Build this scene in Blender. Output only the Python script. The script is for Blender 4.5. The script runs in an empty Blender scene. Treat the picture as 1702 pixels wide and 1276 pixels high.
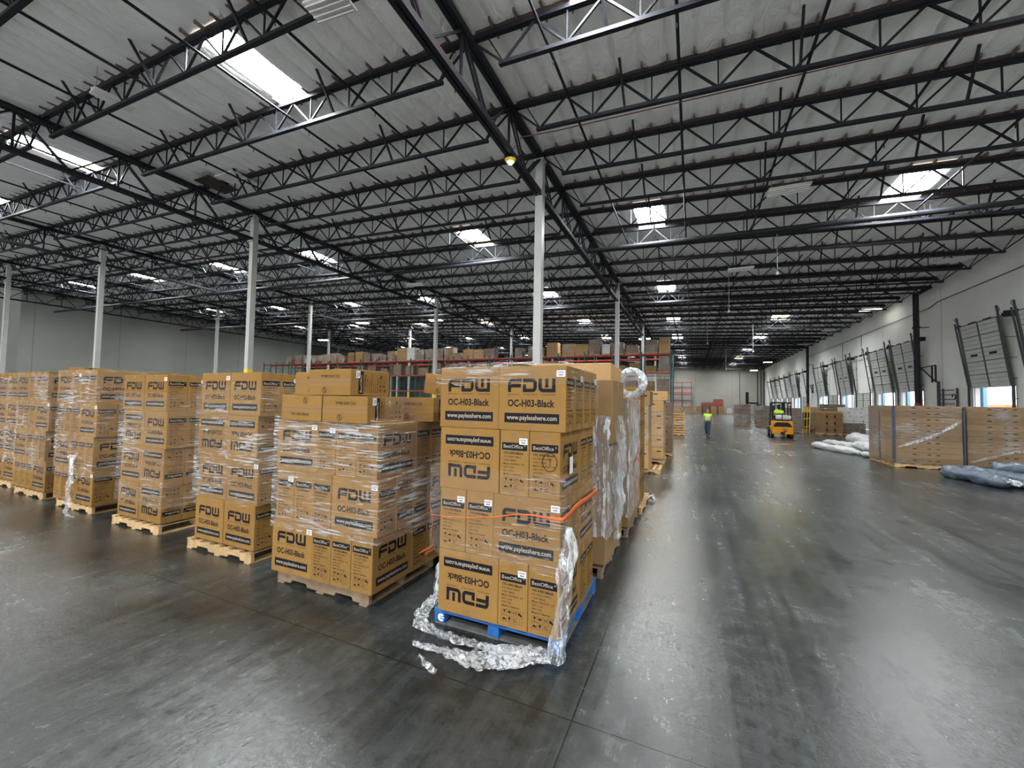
import bpy, bmesh, math, random
import numpy as np
from mathutils import Vector, Matrix, noise
R = math.radians
sc = bpy.context.scene
C = sc.collection
random.seed(7)

# ------------------------------------------------------------------ camera
F_PX, YAW, PIT, ROL = 673.675, 0.419821, 0.041029, 0.018036
cy, sy = math.cos(YAW), math.sin(YAW)
fwd = Vector((-sy * math.cos(PIT), cy * math.cos(PIT), math.sin(PIT)))
rgt = Vector((cy, sy, 0))
upv = rgt.cross(fwd)
r2 = math.cos(ROL) * rgt + math.sin(ROL) * upv
u2 = -math.sin(ROL) * rgt + math.cos(ROL) * upv
cam = bpy.data.cameras.new('camera')
cam.sensor_fit = 'HORIZONTAL'
cam.sensor_width = 36
cam.lens = F_PX * 36 / 1702
cam.clip_start = 0.05
cam.clip_end = 400
co = bpy.data.objects.new('camera', cam)
C.objects.link(co)
M = Matrix((r2, u2, -fwd)).transposed().to_4x4()
M.translation = Vector((0, 0, 1.9))
co.matrix_world = M
sc.camera = co

# ------------------------------------------------------------------ light and exposure
sc.view_settings.view_transform = 'Standard'
sc.view_settings.look = 'None'
sc.view_settings.gamma = 1
sc.view_settings.use_curve_mapping = False
sc.view_settings.exposure = 1.0
sc.cycles.max_bounces = 8
sc.cycles.diffuse_bounces = 6
sc.cycles.glossy_bounces = 3
sc.cycles.transparent_max_bounces = 12
sc.cycles.transmission_bounces = 2
sc.cycles.sample_clamp_indirect = 6
sc.cycles.caustics_reflective = True
sc.cycles.caustics_refractive = False
SKY = 2.2          # overcast daylight outside the docks
SKYLIGHT = 63.0    # daylight coming through the roof domes
w = bpy.data.worlds.new('overcast_sky')
sc.world = w
w.use_nodes = True
w.node_tree.nodes['Background'].inputs[0].default_value = (0.93, 0.96, 1.0, 1)
w.node_tree.nodes['Background'].inputs[1].default_value = SKY

# ------------------------------------------------------------------ materials
def srgb(r, g, b):
    f = lambda c: (c / 255 / 12.92) if c / 255 <= 0.04045 else ((c / 255 + 0.055) / 1.055) ** 2.4
    return (f(r), f(g), f(b), 1)

def N(nt, t, **kw):
    n = nt.nodes.new(t)
    for k, v in kw.items():
        if k.startswith('i_'):
            key = k[2:]
            key = int(key) if key.isdigit() else key.replace('_', ' ')
            n.inputs[key].default_value = v
        else:
            setattr(n, k, v)
    return n

def mat(name, col, rough=0.6, metal=0.0, spec=0.5, var=0.0, nscale=0.0, namt=0.0, bump=0.0, bscale=30, emit=None, es=0):
    m = bpy.data.materials.new(name)
    m.use_nodes = True
    nt = m.node_tree
    p = nt.nodes['Principled BSDF']
    p.inputs['Base Color'].default_value = col
    p.inputs['Roughness'].default_value = rough
    p.inputs['Metallic'].default_value = metal
    p.inputs['Specular IOR Level'].default_value = spec
    L = nt.links.new
    tc = N(nt, 'ShaderNodeTexCoord')
    src = None
    if var or namt:
        hs = N(nt, 'ShaderNodeHueSaturation')
        hs.inputs['Color'].default_value = col
        if var:
            oi = N(nt, 'ShaderNodeObjectInfo')
            mr = N(nt, 'ShaderNodeMapRange', i_3=1 - var, i_4=1 + var)
            L(oi.outputs['Random'], mr.inputs[0])
            src = mr.outputs[0]
        if namt:
            no = N(nt, 'ShaderNodeTexNoise', i_Scale=nscale, i_Detail=5.0, i_Roughness=0.6)
            L(tc.outputs['Object'], no.inputs['Vector'])
            m2 = N(nt, 'ShaderNodeMapRange', i_1=0.3, i_2=0.7, i_3=1 - namt, i_4=1 + namt)
            L(no.outputs[0], m2.inputs[0])
            if src:
                mu = N(nt, 'ShaderNodeMath', operation='MULTIPLY')
                L(src, mu.inputs[0]); L(m2.outputs[0], mu.inputs[1])
                src = mu.outputs[0]
            else:
                src = m2.outputs[0]
        L(src, hs.inputs['Value'])
        L(hs.outputs[0], p.inputs['Base Color'])
    if bump:
        bn = N(nt, 'ShaderNodeTexNoise', i_Scale=bscale, i_Detail=4.0)
        L(tc.outputs['Object'], bn.inputs['Vector'])
        bu = N(nt, 'ShaderNodeBump', i_Strength=bump, i_Distance=0.02)
        L(bn.outputs[0], bu.inputs['Height'])
        L(bu.outputs[0], p.inputs['Normal'])
    if emit:
        p.inputs['Emission Color'].default_value = emit
        p.inputs['Emission Strength'].default_value = es
    return m

m_card = mat('cardboard', (0.272, 0.150, 0.045, 1), 0.8, spec=0.06, var=0.10, nscale=6, namt=0.06, bump=0.06, bscale=90)
m_card2 = mat('cardboard_plain', (0.25, 0.153, 0.068, 1), 0.75, spec=0.2, var=0.16, nscale=4, namt=0.08)
m_card3 = mat('cardboard_dark', (0.20, 0.135, 0.088, 1), 0.7, var=0.12, nscale=4, namt=0.1)
m_card4 = mat('cardboard_tan', (0.40, 0.24, 0.095, 1), 0.7, var=0.12, nscale=4, namt=0.1)
m_cardw = mat('cardboard_white', (0.70, 0.69, 0.65, 1), 0.6, var=0.08, nscale=4, namt=0.05)
m_ink = mat('black_ink', (0.010, 0.010, 0.013, 1), 0.6, spec=0.12)
m_lite = mat('light_print', (0.42, 0.36, 0.27, 1), 0.6)
m_tape = mat('packing_tape', (0.25, 0.138, 0.044, 1), 0.5, spec=0.2)
m_stick = mat('sticker_white', (0.80, 0.80, 0.80, 1), 0.45)
m_pine = mat('pallet_pine', (0.52, 0.34, 0.16, 1), 0.7, var=0.1, nscale=7, namt=0.25)
m_oldwood = mat('pallet_old_wood', (0.22, 0.15, 0.09, 1), 0.8, var=0.15, nscale=7, namt=0.3)
m_blue = mat('pallet_blue_paint', (0.015, 0.12, 0.40, 1), 0.55, nscale=9, namt=0.3)
m_blueedge = mat('blue_grey_board', (0.05, 0.065, 0.095, 1), 0.5)
m_black = mat('black_steel', (0.018, 0.019, 0.024, 1), 0.5, spec=0.12)
m_nail = mat('nailer_wood', (0.05, 0.026, 0.018, 1), 0.7, nscale=4, namt=0.3)
m_colw = mat('column_white_paint', (0.42, 0.42, 0.395, 1), 0.45, nscale=2, namt=0.05)
m_yel = mat('safety_yellow', (0.75, 0.52, 0.03, 1), 0.5)
m_red = mat('rack_red', (0.30, 0.028, 0.015, 1), 0.5)
m_orng = mat('bright_orange', (0.75, 0.14, 0.02, 1), 0.5)
m_green = mat('rack_green', (0.012, 0.07, 0.065, 1), 0.5)
m_galv = mat('galvanised_steel', (0.30, 0.31, 0.31, 1), 0.45, metal=0.5)
m_track = mat('track_steel', (0.06, 0.063, 0.066, 1), 0.5, metal=0.3)
m_door = mat('dock_door_paint', (0.50, 0.51, 0.47, 1), 0.55, nscale=1.5, namt=0.08)
m_ribs = mat('door_rib', (0.07, 0.075, 0.078, 1), 0.5)
m_white = mat('white_enamel', (0.72, 0.72, 0.70, 1), 0.4)
m_lit = mat('lit_tube', (1, 1, 1, 1), 0.4, emit=(1, 0.98, 0.94, 1), es=14)
m_dome = mat('skylight_dome', (1, 1, 1, 1), 0.4, emit=(0.93, 0.98, 1.0, 1), es=SKYLIGHT)
m_curb = mat('skylight_curb', (0.75, 0.75, 0.72, 1), 0.6)
m_curby = mat('curb_yellow_board', (0.72, 0.50, 0.06, 1), 0.6)
m_fork = mat('forklift_yellow', (0.60, 0.235, 0.002, 1), 0.45, spec=0.25)
m_rub = mat('rubber', (0.015, 0.015, 0.015, 1), 0.7)
m_vest = mat('hivis_yellow', (0.62, 0.95, 0.03, 1), 0.6)
m_refl = mat('reflective_tape', (0.42, 0.45, 0.30, 1), 0.4)
m_jean = mat('denim', (0.018, 0.030, 0.062, 1), 0.8, nscale=20, namt=0.2)
m_skin = mat('skin', (0.42, 0.24, 0.17, 1), 0.55)
m_tab = mat('purlin_wood', (0.16, 0.13, 0.11, 1), 0.7)
m_hair = mat('dark_hair', (0.012, 0.009, 0.008, 1), 0.5)
m_dark = mat('dark_cloth', (0.02, 0.022, 0.03, 1), 0.8)
m_bagw = mat('white_bag_plastic', (0.50, 0.51, 0.50, 1), 0.42, bump=1.0, bscale=11)
m_bagg = mat('grey_blue_plastic', (0.10, 0.125, 0.165, 1), 0.38, bump=1.0, bscale=11)
m_tank = mat('tank_silver', (0.55, 0.56, 0.57, 1), 0.4)
m_copper = mat('red_pipe', (0.16, 0.03, 0.02, 1), 0.5)
m_trail = mat('trailer_grey', (0.30, 0.33, 0.34, 1), 0.5, nscale=1, namt=0.2)
m_cont = mat('container_orange', (0.75, 0.20, 0.05, 1), 0.5)
m_sealb = mat('dock_pad_blue', (0.22, 0.42, 0.60, 1), 0.6)
m_worn = mat('worn_board', (0.13, 0.13, 0.125, 1), 0.75, nscale=6, namt=0.4)
m_asph = mat('asphalt', (0.20, 0.20, 0.20, 1), 0.9)
m_cratew = mat('crate_wood', (0.55, 0.32, 0.11, 1), 0.7, nscale=7, namt=0.2)

def wall_mat(name, col, axis, step, off):
    m = mat(name, col, 0.75, nscale=0.35, namt=0.07)
    nt = m.node_tree
    L = nt.links.new
    p = nt.nodes['Principled BSDF']
    old = p.inputs['Base Color'].links[0].from_socket
    geo = N(nt, 'ShaderNodeNewGeometry')
    sp = N(nt, 'ShaderNodeSeparateXYZ')
    L(geo.outputs['Position'], sp.inputs[0])
    a = N(nt, 'ShaderNodeMath', operation='ADD', i_1=-off)
    L(sp.outputs[axis], a.inputs[0])
    pm = N(nt, 'ShaderNodeMath', operation='PINGPONG', i_1=step / 2)
    L(a.outputs[0], pm.inputs[0])
    lt = N(nt, 'ShaderNodeMath', operation='LESS_THAN', i_1=0.025)
    L(pm.outputs[0], lt.inputs[0])
    mx = N(nt, 'ShaderNodeMix', data_type='RGBA')
    L(lt.outputs[0], mx.inputs[0])
    L(old, mx.inputs[6])
    mx.inputs[7].default_value = (col[0] * .55, col[1] * .55, col[2] * .55, 1)
    L(mx.outputs[2], p.inputs['Base Color'])
    return m
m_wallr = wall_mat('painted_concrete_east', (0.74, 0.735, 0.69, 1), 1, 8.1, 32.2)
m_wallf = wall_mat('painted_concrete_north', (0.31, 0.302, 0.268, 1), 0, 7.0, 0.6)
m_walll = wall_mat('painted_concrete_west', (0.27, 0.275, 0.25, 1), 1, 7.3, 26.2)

def ceiling_mat():
    m = mat('insulation_facing', (0.91, 0.915, 0.895, 1), 0.55, nscale=0.7, namt=0.07)
    nt = m.node_tree
    L = nt.links.new
    p = nt.nodes['Principled BSDF']
    tc = nt.nodes['Texture Coordinate']
    mp = N(nt, 'ShaderNodeMapping')
    mp.inputs['Scale'].default_value = (1.6, 0.7, 1)
    L(tc.outputs['Object'], mp.inputs[0])
    n1 = N(nt, 'ShaderNodeTexNoise', i_Scale=2.2, i_Detail=5.0, i_Distortion=1.2)
    L(mp.outputs[0], n1.inputs['Vector'])
    b = N(nt, 'ShaderNodeBump', i_Strength=0.55, i_Distance=0.12)
    L(n1.outputs[0], b.inputs['Height'])
    L(b.outputs[0], p.inputs['Normal'])
    return m
m_ceil = ceiling_mat()

def floor_mat():
    m = bpy.data.materials.new('polished_concrete')
    m.use_nodes = True
    nt = m.node_tree
    L = nt.links.new
    p = nt.nodes['Principled BSDF']
    geo = N(nt, 'ShaderNodeNewGeometry')
    pos = geo.outputs['Position']
    n1 = N(nt, 'ShaderNodeTexNoise', i_Scale=0.6, i_Detail=10.0, i_Roughness=0.62, i_Distortion=0.6)
    L(pos, n1.inputs['Vector'])
    n2 = N(nt, 'ShaderNodeTexNoise', i_Scale=7.0, i_Detail=9.0, i_Roughness=0.75, i_Distortion=0.4)
    L(pos, n2.inputs['Vector'])
    # long wheel scuffs along the aisle
    mp = N(nt, 'ShaderNodeMapping')
    mp.inputs['Scale'].default_value = (6.0, 0.22, 1)
    mp.inputs['Rotation'].default_value = (0, 0, 0.12)
    L(pos, mp.inputs[0])
    n3 = N(nt, 'ShaderNodeTexNoise', i_Scale=1.0, i_Detail=7.0, i_Roughness=0.7)
    L(mp.outputs[0], n3.inputs['Vector'])
    r1 = N(nt, 'ShaderNodeValToRGB')
    r1.color_ramp.elements[0].position = 0.40
    r1.color_ramp.elements[0].color = (0.009, 0.011, 0.011, 1)
    r1.color_ramp.elements[1].position = 0.62
    r1.color_ramp.elements[1].color = (0.070, 0.079, 0.077, 1)
    mx = N(nt, 'ShaderNodeMix', data_type='FLOAT', i_0=0.46)
    L(n1.outputs[0], mx.inputs[2]); L(n2.outputs[0], mx.inputs[3])
    mx2 = N(nt, 'ShaderNodeMix', data_type='FLOAT', i_0=0.33)
    L(mx.outputs[0], mx2.inputs[2]); L(n3.outputs[0], mx2.inputs[3])
    L(mx2.outputs[0], r1.inputs[0])
    # saw-cut joints
    sp = N(nt, 'ShaderNodeSeparateXYZ')
    L(pos, sp.inputs[0])
    def joint(out, off, step, hw):
        a = N(nt, 'ShaderNodeMath', operation='ADD', i_1=-off)
        L(out, a.inputs[0])
        pm = N(nt, 'ShaderNodeMath', operation='PINGPONG', i_1=step / 2)
        L(a.outputs[0], pm.inputs[0])
        lt = N(nt, 'ShaderNodeMath', operation='LESS_THAN', i_1=hw)
        L(pm.outputs[0], lt.inputs[0])
        return lt.outputs[0]
    ja = joint(sp.outputs[0], -0.66, 4.36, 0.005)
    jb = joint(sp.outputs[1], 2.44, 5.1, 0.005)
    mxj = N(nt, 'ShaderNodeMath', operation='MAXIMUM')
    L(ja, mxj.inputs[0]); L(jb, mxj.inputs[1])
    cm = N(nt, 'ShaderNodeMix', data_type='RGBA')
    L(mxj.outputs[0], cm.inputs[0]); L(r1.outputs[0], cm.inputs[6])
    cm.inputs[7].default_value = (0.008, 0.008, 0.008, 1)
    L(cm.outputs[2], p.inputs['Base Color'])
    rr = N(nt, 'ShaderNodeMapRange', i_1=0.4, i_2=0.62, i_3=0.15, i_4=0.32)
    L(mx2.outputs[0], rr.inputs[0])
    L(rr.outputs[0], p.inputs['Roughness'])
    p.inputs['Specular IOR Level'].default_value = 0.5
    p.inputs['Coat Weight'].default_value = 0.25
    p.inputs['Coat IOR'].default_value = 1.6
    L(rr.outputs[0], p.inputs['Coat Roughness'])
    n4 = N(nt, 'ShaderNodeTexNoise', i_Scale=24.0, i_Detail=5.0, i_Roughness=0.7)
    L(pos, n4.inputs['Vector'])
    b = N(nt, 'ShaderNodeBump', i_Strength=0.28, i_Distance=0.012)
    L(n4.outputs[0], b.inputs['Height'])
    L(b.outputs[0], p.inputs['Normal']); L(b.outputs[0], p.inputs['Coat Normal'])
    return m
m_floor = floor_mat()

def film_mat(name, base, thr, stretch, rot, haze=0.05, bump=0.5, strength=0.85):
    """clear stretch film: transparent with glossy, finely wrinkled streaks, whitened by painted-in glints"""
    m = bpy.data.materials.new(name)
    m.use_nodes = True
    nt = m.node_tree
    L = nt.links.new
    nt.nodes.remove(nt.nodes['Principled BSDF'])
    out = nt.nodes['Material Output']
    tc = N(nt, 'ShaderNodeTexCoord')
    mp = N(nt, 'ShaderNodeMapping')
    mp.inputs['Rotation'].default_value = rot
    mp.inputs['Scale'].default_value = stretch
    L(tc.outputs['Object'], mp.inputs[0])
    n1 = N(nt, 'ShaderNodeTexNoise', i_Scale=1.0, i_Detail=6.0, i_Roughness=0.7, i_Distortion=0.6)
    L(mp.outputs[0], n1.inputs['Vector'])
    n2 = N(nt, 'ShaderNodeTexNoise', i_Scale=1.3, i_Detail=2.0)
    L(tc.outputs['Object'], n2.inputs['Vector'])
    ad = N(nt, 'ShaderNodeMath', operation='MULTIPLY_ADD', i_1=0.45, i_2=-0.22)
    L(n2.outputs[0], ad.inputs[0])
    su = N(nt, 'ShaderNodeMath', operation='ADD')
    L(n1.outputs[0], su.inputs[0]); L(ad.outputs[0], su.inputs[1])
    mr = N(nt, 'ShaderNodeMapRange', i_1=thr, i_2=thr + 0.07, i_3=base, i_4=strength)
    L(su.outputs[0], mr.inputs[0])
    b = N(nt, 'ShaderNodeBump', i_Strength=bump, i_Distance=0.03)
    L(n1.outputs[0], b.inputs['Height'])
    gl = N(nt, 'ShaderNodeBsdfGlossy', i_Roughness=0.2)
    gl.inputs[0].default_value = (0.95, 0.97, 1, 1)
    L(b.outputs[0], gl.inputs['Normal'])
    df = N(nt, 'ShaderNodeBsdfDiffuse')
    df.inputs[0].default_value = (0.75, 0.77, 0.8, 1)
    tr = N(nt, 'ShaderNodeBsdfTransparent')
    m1 = N(nt, 'ShaderNodeMixShader', i_0=haze)
    L(tr.outputs[0], m1.inputs[1]); L(df.outputs[0], m1.inputs[2])
    d2 = N(nt, 'ShaderNodeBsdfDiffuse')
    d2.inputs[0].default_value = (0.9, 0.92, 0.95, 1)  # white of the creases, also painting in the glints of reflected skylights
    g2 = N(nt, 'ShaderNodeMixShader', i_0=0.5)
    L(gl.outputs[0], g2.inputs[1]); L(d2.outputs[0], g2.inputs[2])
    m2 = N(nt, 'ShaderNodeMixShader')
    L(mr.outputs[0], m2.inputs[0]); L(m1.outputs[0], m2.inputs[1]); L(g2.outputs[0], m2.inputs[2])
    L(m2.outputs[0], out.inputs[0])
    return m
m_film = film_mat('stretch_film', 0.03, 0.575, (3.2, 3.2, 75), (0.10, 0.12, 0), haze=0.015, bump=1.0, strength=0.75)
m_film2 = film_mat('stretch_film_diagonal', 0.03, 0.58, (4, 4, 60), (0.3, 0.4, 0.2), haze=0.015, bump=1.0, strength=0.75)
m_filmh = film_mat('bunched_film', 0.12, 0.50, (30, 30, 22), (0.3, 0.2, 0.1), haze=0.10, bump=1.0)
m_filmv = film_mat('hanging_film', 0.10, 0.52, (28, 28, 3.5), (0.05, 0.1, 0), haze=0.07, bump=1.0)

# ------------------------------------------------------------------ mesh helpers
class MB:
    def __init__(s):
        s.v = []; s.f = []; s.m = []
    def quad(s, pts, m=0):
        n = len(s.v)
        s.v += [tuple(p) for p in pts]
        s.f.append(tuple(range(n, n + len(pts)))); s.m.append(m)
        return s
    def box(s, x0, y0, z0, x1, y1, z1, m=0):
        n = len(s.v)
        s.v += [(x0, y0, z0), (x1, y0, z0), (x1, y1, z0), (x0, y1, z0), (x0, y0, z1), (x1, y0, z1), (x1, y1, z1), (x0, y1, z1)]
        for q in ((0, 3, 2, 1), (4, 5, 6, 7), (0, 1, 5, 4), (1, 2, 6, 5), (2, 3, 7, 6), (3, 0, 4, 7)):
            s.f.append(tuple(n + i for i in q)); s.m.append(m)
        return s
    def bar(s, p, q, w, h=None, m=0):
        h = h or w
        p, q = Vector(p), Vector(q)
        d = (q - p).normalized()
        a = Vector((0, 0, 1)) if abs(d.z) < 0.9 else Vector((0, 1, 0))
        x = d.cross(a).normalized(); y = x.cross(d).normalized()
        n = len(s.v)
        for c in (p, q):
            for i, j in ((-1, -1), (1, -1), (1, 1), (-1, 1)):
                s.v.append(tuple(c + x * (i * w / 2) + y * (j * h / 2)))
        for f in ((0, 1, 2, 3), (7, 6, 5, 4), (0, 4, 5, 1), (1, 5, 6, 2), (2, 6, 7, 3), (3, 7, 4, 0)):
            s.f.append(tuple(n + i for i in f)); s.m.append(m)
        return s
    def tube(s, pts, r, n=8, m=0, cap=True):
        pts = [Vector(p) for p in pts]
        rr = r if isinstance(r, (list, tuple)) else [r] * len(pts)
        rings = []
        for i, p in enumerate(pts):
            d = (pts[min(i + 1, len(pts) - 1)] - pts[max(i - 1, 0)]).normalized()
            a = Vector((0, 0, 1)) if abs(d.z) < 0.9 else Vector((0, 1, 0))
            x = d.cross(a).normalized(); y = x.cross(d).normalized()
            k = len(s.v)
            for j in range(n):
                t = 2 * math.pi * j / n
                s.v.append(tuple(p + (x * math.cos(t) + y * math.sin(t)) * rr[i]))
            rings.append(k)
        for a, b in zip(rings, rings[1:]):
            for j in range(n):
                s.f.append((a + j, a + (j + 1) % n, b + (j + 1) % n, b + j)); s.m.append(m)
        if cap:
            s.f.append(tuple(rings[0] + j for j in range(n))[::-1]); s.m.append(m)
            s.f.append(tuple(rings[-1] + j for j in range(n))); s.m.append(m)
        return s
    def prism(s, poly, y0, y1, axis='y', m=0):
        """extrude a 2D polygon (a,b) between two values of the axis"""
        n = len(s.v); k = len(poly)
        for t in (y0, y1):
            for a, b in poly:
                s.v.append((a, t, b) if axis == 'y' else (t, a, b) if axis == 'x' else (a, b, t))
        s.f.append(tuple(range(n, n + k))); s.m.append(m)
        s.f.append(tuple(range(n + 2 * k - 1, n + k - 1, -1))); s.m.append(m)
        for i in range(k):
            j = (i + 1) % k
            s.f.append((n + i, n + k + i, n + k + j, n + j)); s.m.append(m)
        return s
    def mesh(s, name, mats, smooth=False, bevel=0.0, seg=1):
        me = bpy.data.meshes.new(name)
        me.from_pydata(s.v, [], s.f)
        for mt in mats:
            me.materials.append(mt)
        me.polygons.foreach_set('material_index', s.m)
        if smooth:
            me.polygons.foreach_set('use_smooth', [True] * len(s.f))
        me.update()
        bm = bmesh.new(); bm.from_mesh(me)
        if bevel:
            bmesh.ops.bevel(bm, geom=bm.edges[:], offset=bevel, segments=seg, affect='EDGES', profile=0.5)
        bmesh.ops.recalc_face_normals(bm, faces=bm.faces[:])
        bm.to_mesh(me); bm.free()
        return me
    def build(s, name, mats, parent=None, **kw):
        if not isinstance(mats, (list, tuple)):
            mats = [mats]
        return link(name, s.mesh(name, mats, **kw), parent)

def link(name, me, parent=None, loc=None, rz=0):
    o = bpy.data.objects.new(name, me)
    C.objects.link(o)
    if parent:
        o.parent = parent
    if loc is not None:
        o.location = loc
    if rz:
        o.rotation_euler[2] = rz
    return o

def tag(o, label, cat, group=None, kind=None):
    if label: o['label'] = label
    if cat: o['category'] = cat
    if group: o['group'] = group
    if kind: o['kind'] = kind
    return o

def thing(name, label, cat, loc=(0, 0, 0), rz=0, group=None):
    o = link(name, None, None, loc, rz)
    return tag(o, label, cat, group)

def struct(name, mb, mats, **kw):
    o = mb.build(name, mats, **kw)
    o['kind'] = 'structure'
    return o

def dup(root, loc=None, rz=None, label=None, group=None):
    def cp(o, par):
        c = o.copy(); C.objects.link(c)
        if par: c.parent = par
        for ch in o.children:
            cp(ch, c)
        return c
    r = cp(root, None)
    if loc is not None: r.location = loc
    if rz is not None: r.rotation_euler[2] = rz
    if label: r['label'] = label
    if group: r['group'] = group
    return r

def rnd(a, b): return random.uniform(a, b)
ORD = ['first', 'second', 'third', 'fourth', 'fifth', 'sixth', 'seventh', 'eighth', 'ninth', 'tenth', 'eleventh', 'twelfth', 'thirteenth', 'fourteenth', 'fifteenth', 'sixteenth', 'seventeenth', 'eighteenth', 'nineteenth', 'twentieth']
# ------------------------------------------------------------------ building shell
GX, GZ, SL, Y0, PN = -4.846, 10.495, -0.04309, 8.078, 2.438
XR, YF, XL, YB = 13.5, 97.0, -81.0, -21.178
BAY, COLB, COLY = 15.24, 15.85, 12.954
def rz_(x): return GZ + SL * (x - GX)

struct('floor', MB().box(XL, YB, -0.3, XR + 0.3, YF, 0.0), m_floor)

SKX = [19, 4, -11 + 0, -31, -47, -66, -85]       # skylight columns, in purlin steps from the first girder line
PUR = 0.61
sky_spots = []
for ci, k in enumerate(SKX):
    for row in range(-2, 8):
        if k == 19 and row == 2: continue
        if k == -11 and row == -1 and False: continue
        x0 = GX + k * PUR
        j0 = -1 + 5 * row                         # panel index of the near edge
        sky_spots.append((x0, Y0 + j0 * PN, k, j0, row, ci))
def build_ceiling():
    sx, syn = PUR / 8, PN / 4
    i0 = int(math.floor((XL - GX) / sx)); i1 = int(math.ceil((XR - GX) / sx))
    j0, j1 = -48, 148
    xs = GX + np.arange(i0, i1 + 1) * sx
    ys = Y0 + np.arange(j0, j1 + 1) * syn
    Xg, Yg = np.meshgrid(xs, ys, indexing='ij')
    u = np.abs(((Xg - GX) / PUR) % 1.0 - 0.5) * 2      # 1 at the purlin, 0 mid way
    fr = ((Xg - GX) / PUR) % 1.0
    sag = (0.5 * (1 - np.abs(u) ** 3.2) + 0.62 * np.clip((1 - fr) / 0.88, 0, 1) ** 1.2 * (fr > 0.02)) * (0.85 + 0.3 * np.sin(Xg * 3.1 + Yg * 0.7) ** 2)
    v = np.abs(((Yg - Y0) / PN) % 1.0 - 0.5) * 2
    depth = np.where(Xg < GX, 0.150, 0.085) * (0.55 + 0.45 * (1 - v ** 2))
    rng = np.random.default_rng(3)
    jit = rng.normal(0, 0.005, Xg.shape)
    Zg = (GZ + SL * (Xg - GX)) + 0.17 - depth * sag + jit * (u < 0.7)
    holes = set()
    for (x0, y0, k, j, row, ci) in sky_spots:
        for a in range(16):
            for b in range(4):
                holes.add((k * 8 + a - i0, j * 4 + b - j0))
        Zg[k * 8 - i0:k * 8 + 17 - i0, j * 4 - j0:j * 4 + 5 - j0] = (GZ + SL * (Xg - GX) + 0.17)[k * 8 - i0:k * 8 + 17 - i0, j * 4 - j0:j * 4 + 5 - j0]
    nx, ny = Xg.shape
    verts = np.stack([Xg, Yg, Zg], -1).reshape(-1, 3)
    faces = [(i * ny + j, i * ny + j + 1, (i + 1) * ny + j + 1, (i + 1) * ny + j)
             for i in range(nx - 1) for j in range(ny - 1) if (i, j) not in holes]
    me = bpy.data.meshes.new('ceiling')
    me.from_pydata(verts.tolist(), [], faces)
    me.materials.append(m_ceil)
    me.polygons.foreach_set('use_smooth', [True] * len(faces))
    me.update()
    o = link('ceiling', me); o['kind'] = 'structure'
build_ceiling()

# walls -------------------------------------------------------------
DOORS = [(23.6, 1), (27.85, 1), (36.0, 1), (40.05, 1), (44.15, 0), (48.4, 1), (52.35, 0), (56.35, 1), (64.6, 0), (68.8, 1), (72.8, 0), (76.8, 0), (80.8, 0), (84.8, 0), (88.8, 0)]
HW, DH = 1.55, 3.05
mb = MB()
y = YB
for yc, op in DOORS:
    mb.box(XR, y, 0, XR + 0.25, yc - HW, DH)
    y = yc + HW
mb.box(XR, y, 0, XR + 0.25, YF, DH)
mb.box(XR, YB, DH, XR + 0.25, YF, 10.6)
struct('wall_right', mb, m_wallr)
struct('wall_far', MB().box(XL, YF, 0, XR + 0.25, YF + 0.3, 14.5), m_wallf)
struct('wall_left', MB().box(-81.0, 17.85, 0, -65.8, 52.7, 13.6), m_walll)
struct('wall_outer', MB().box(XL - 0.3, YB, 0, XL, YF, 14.5), m_walll)

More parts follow.
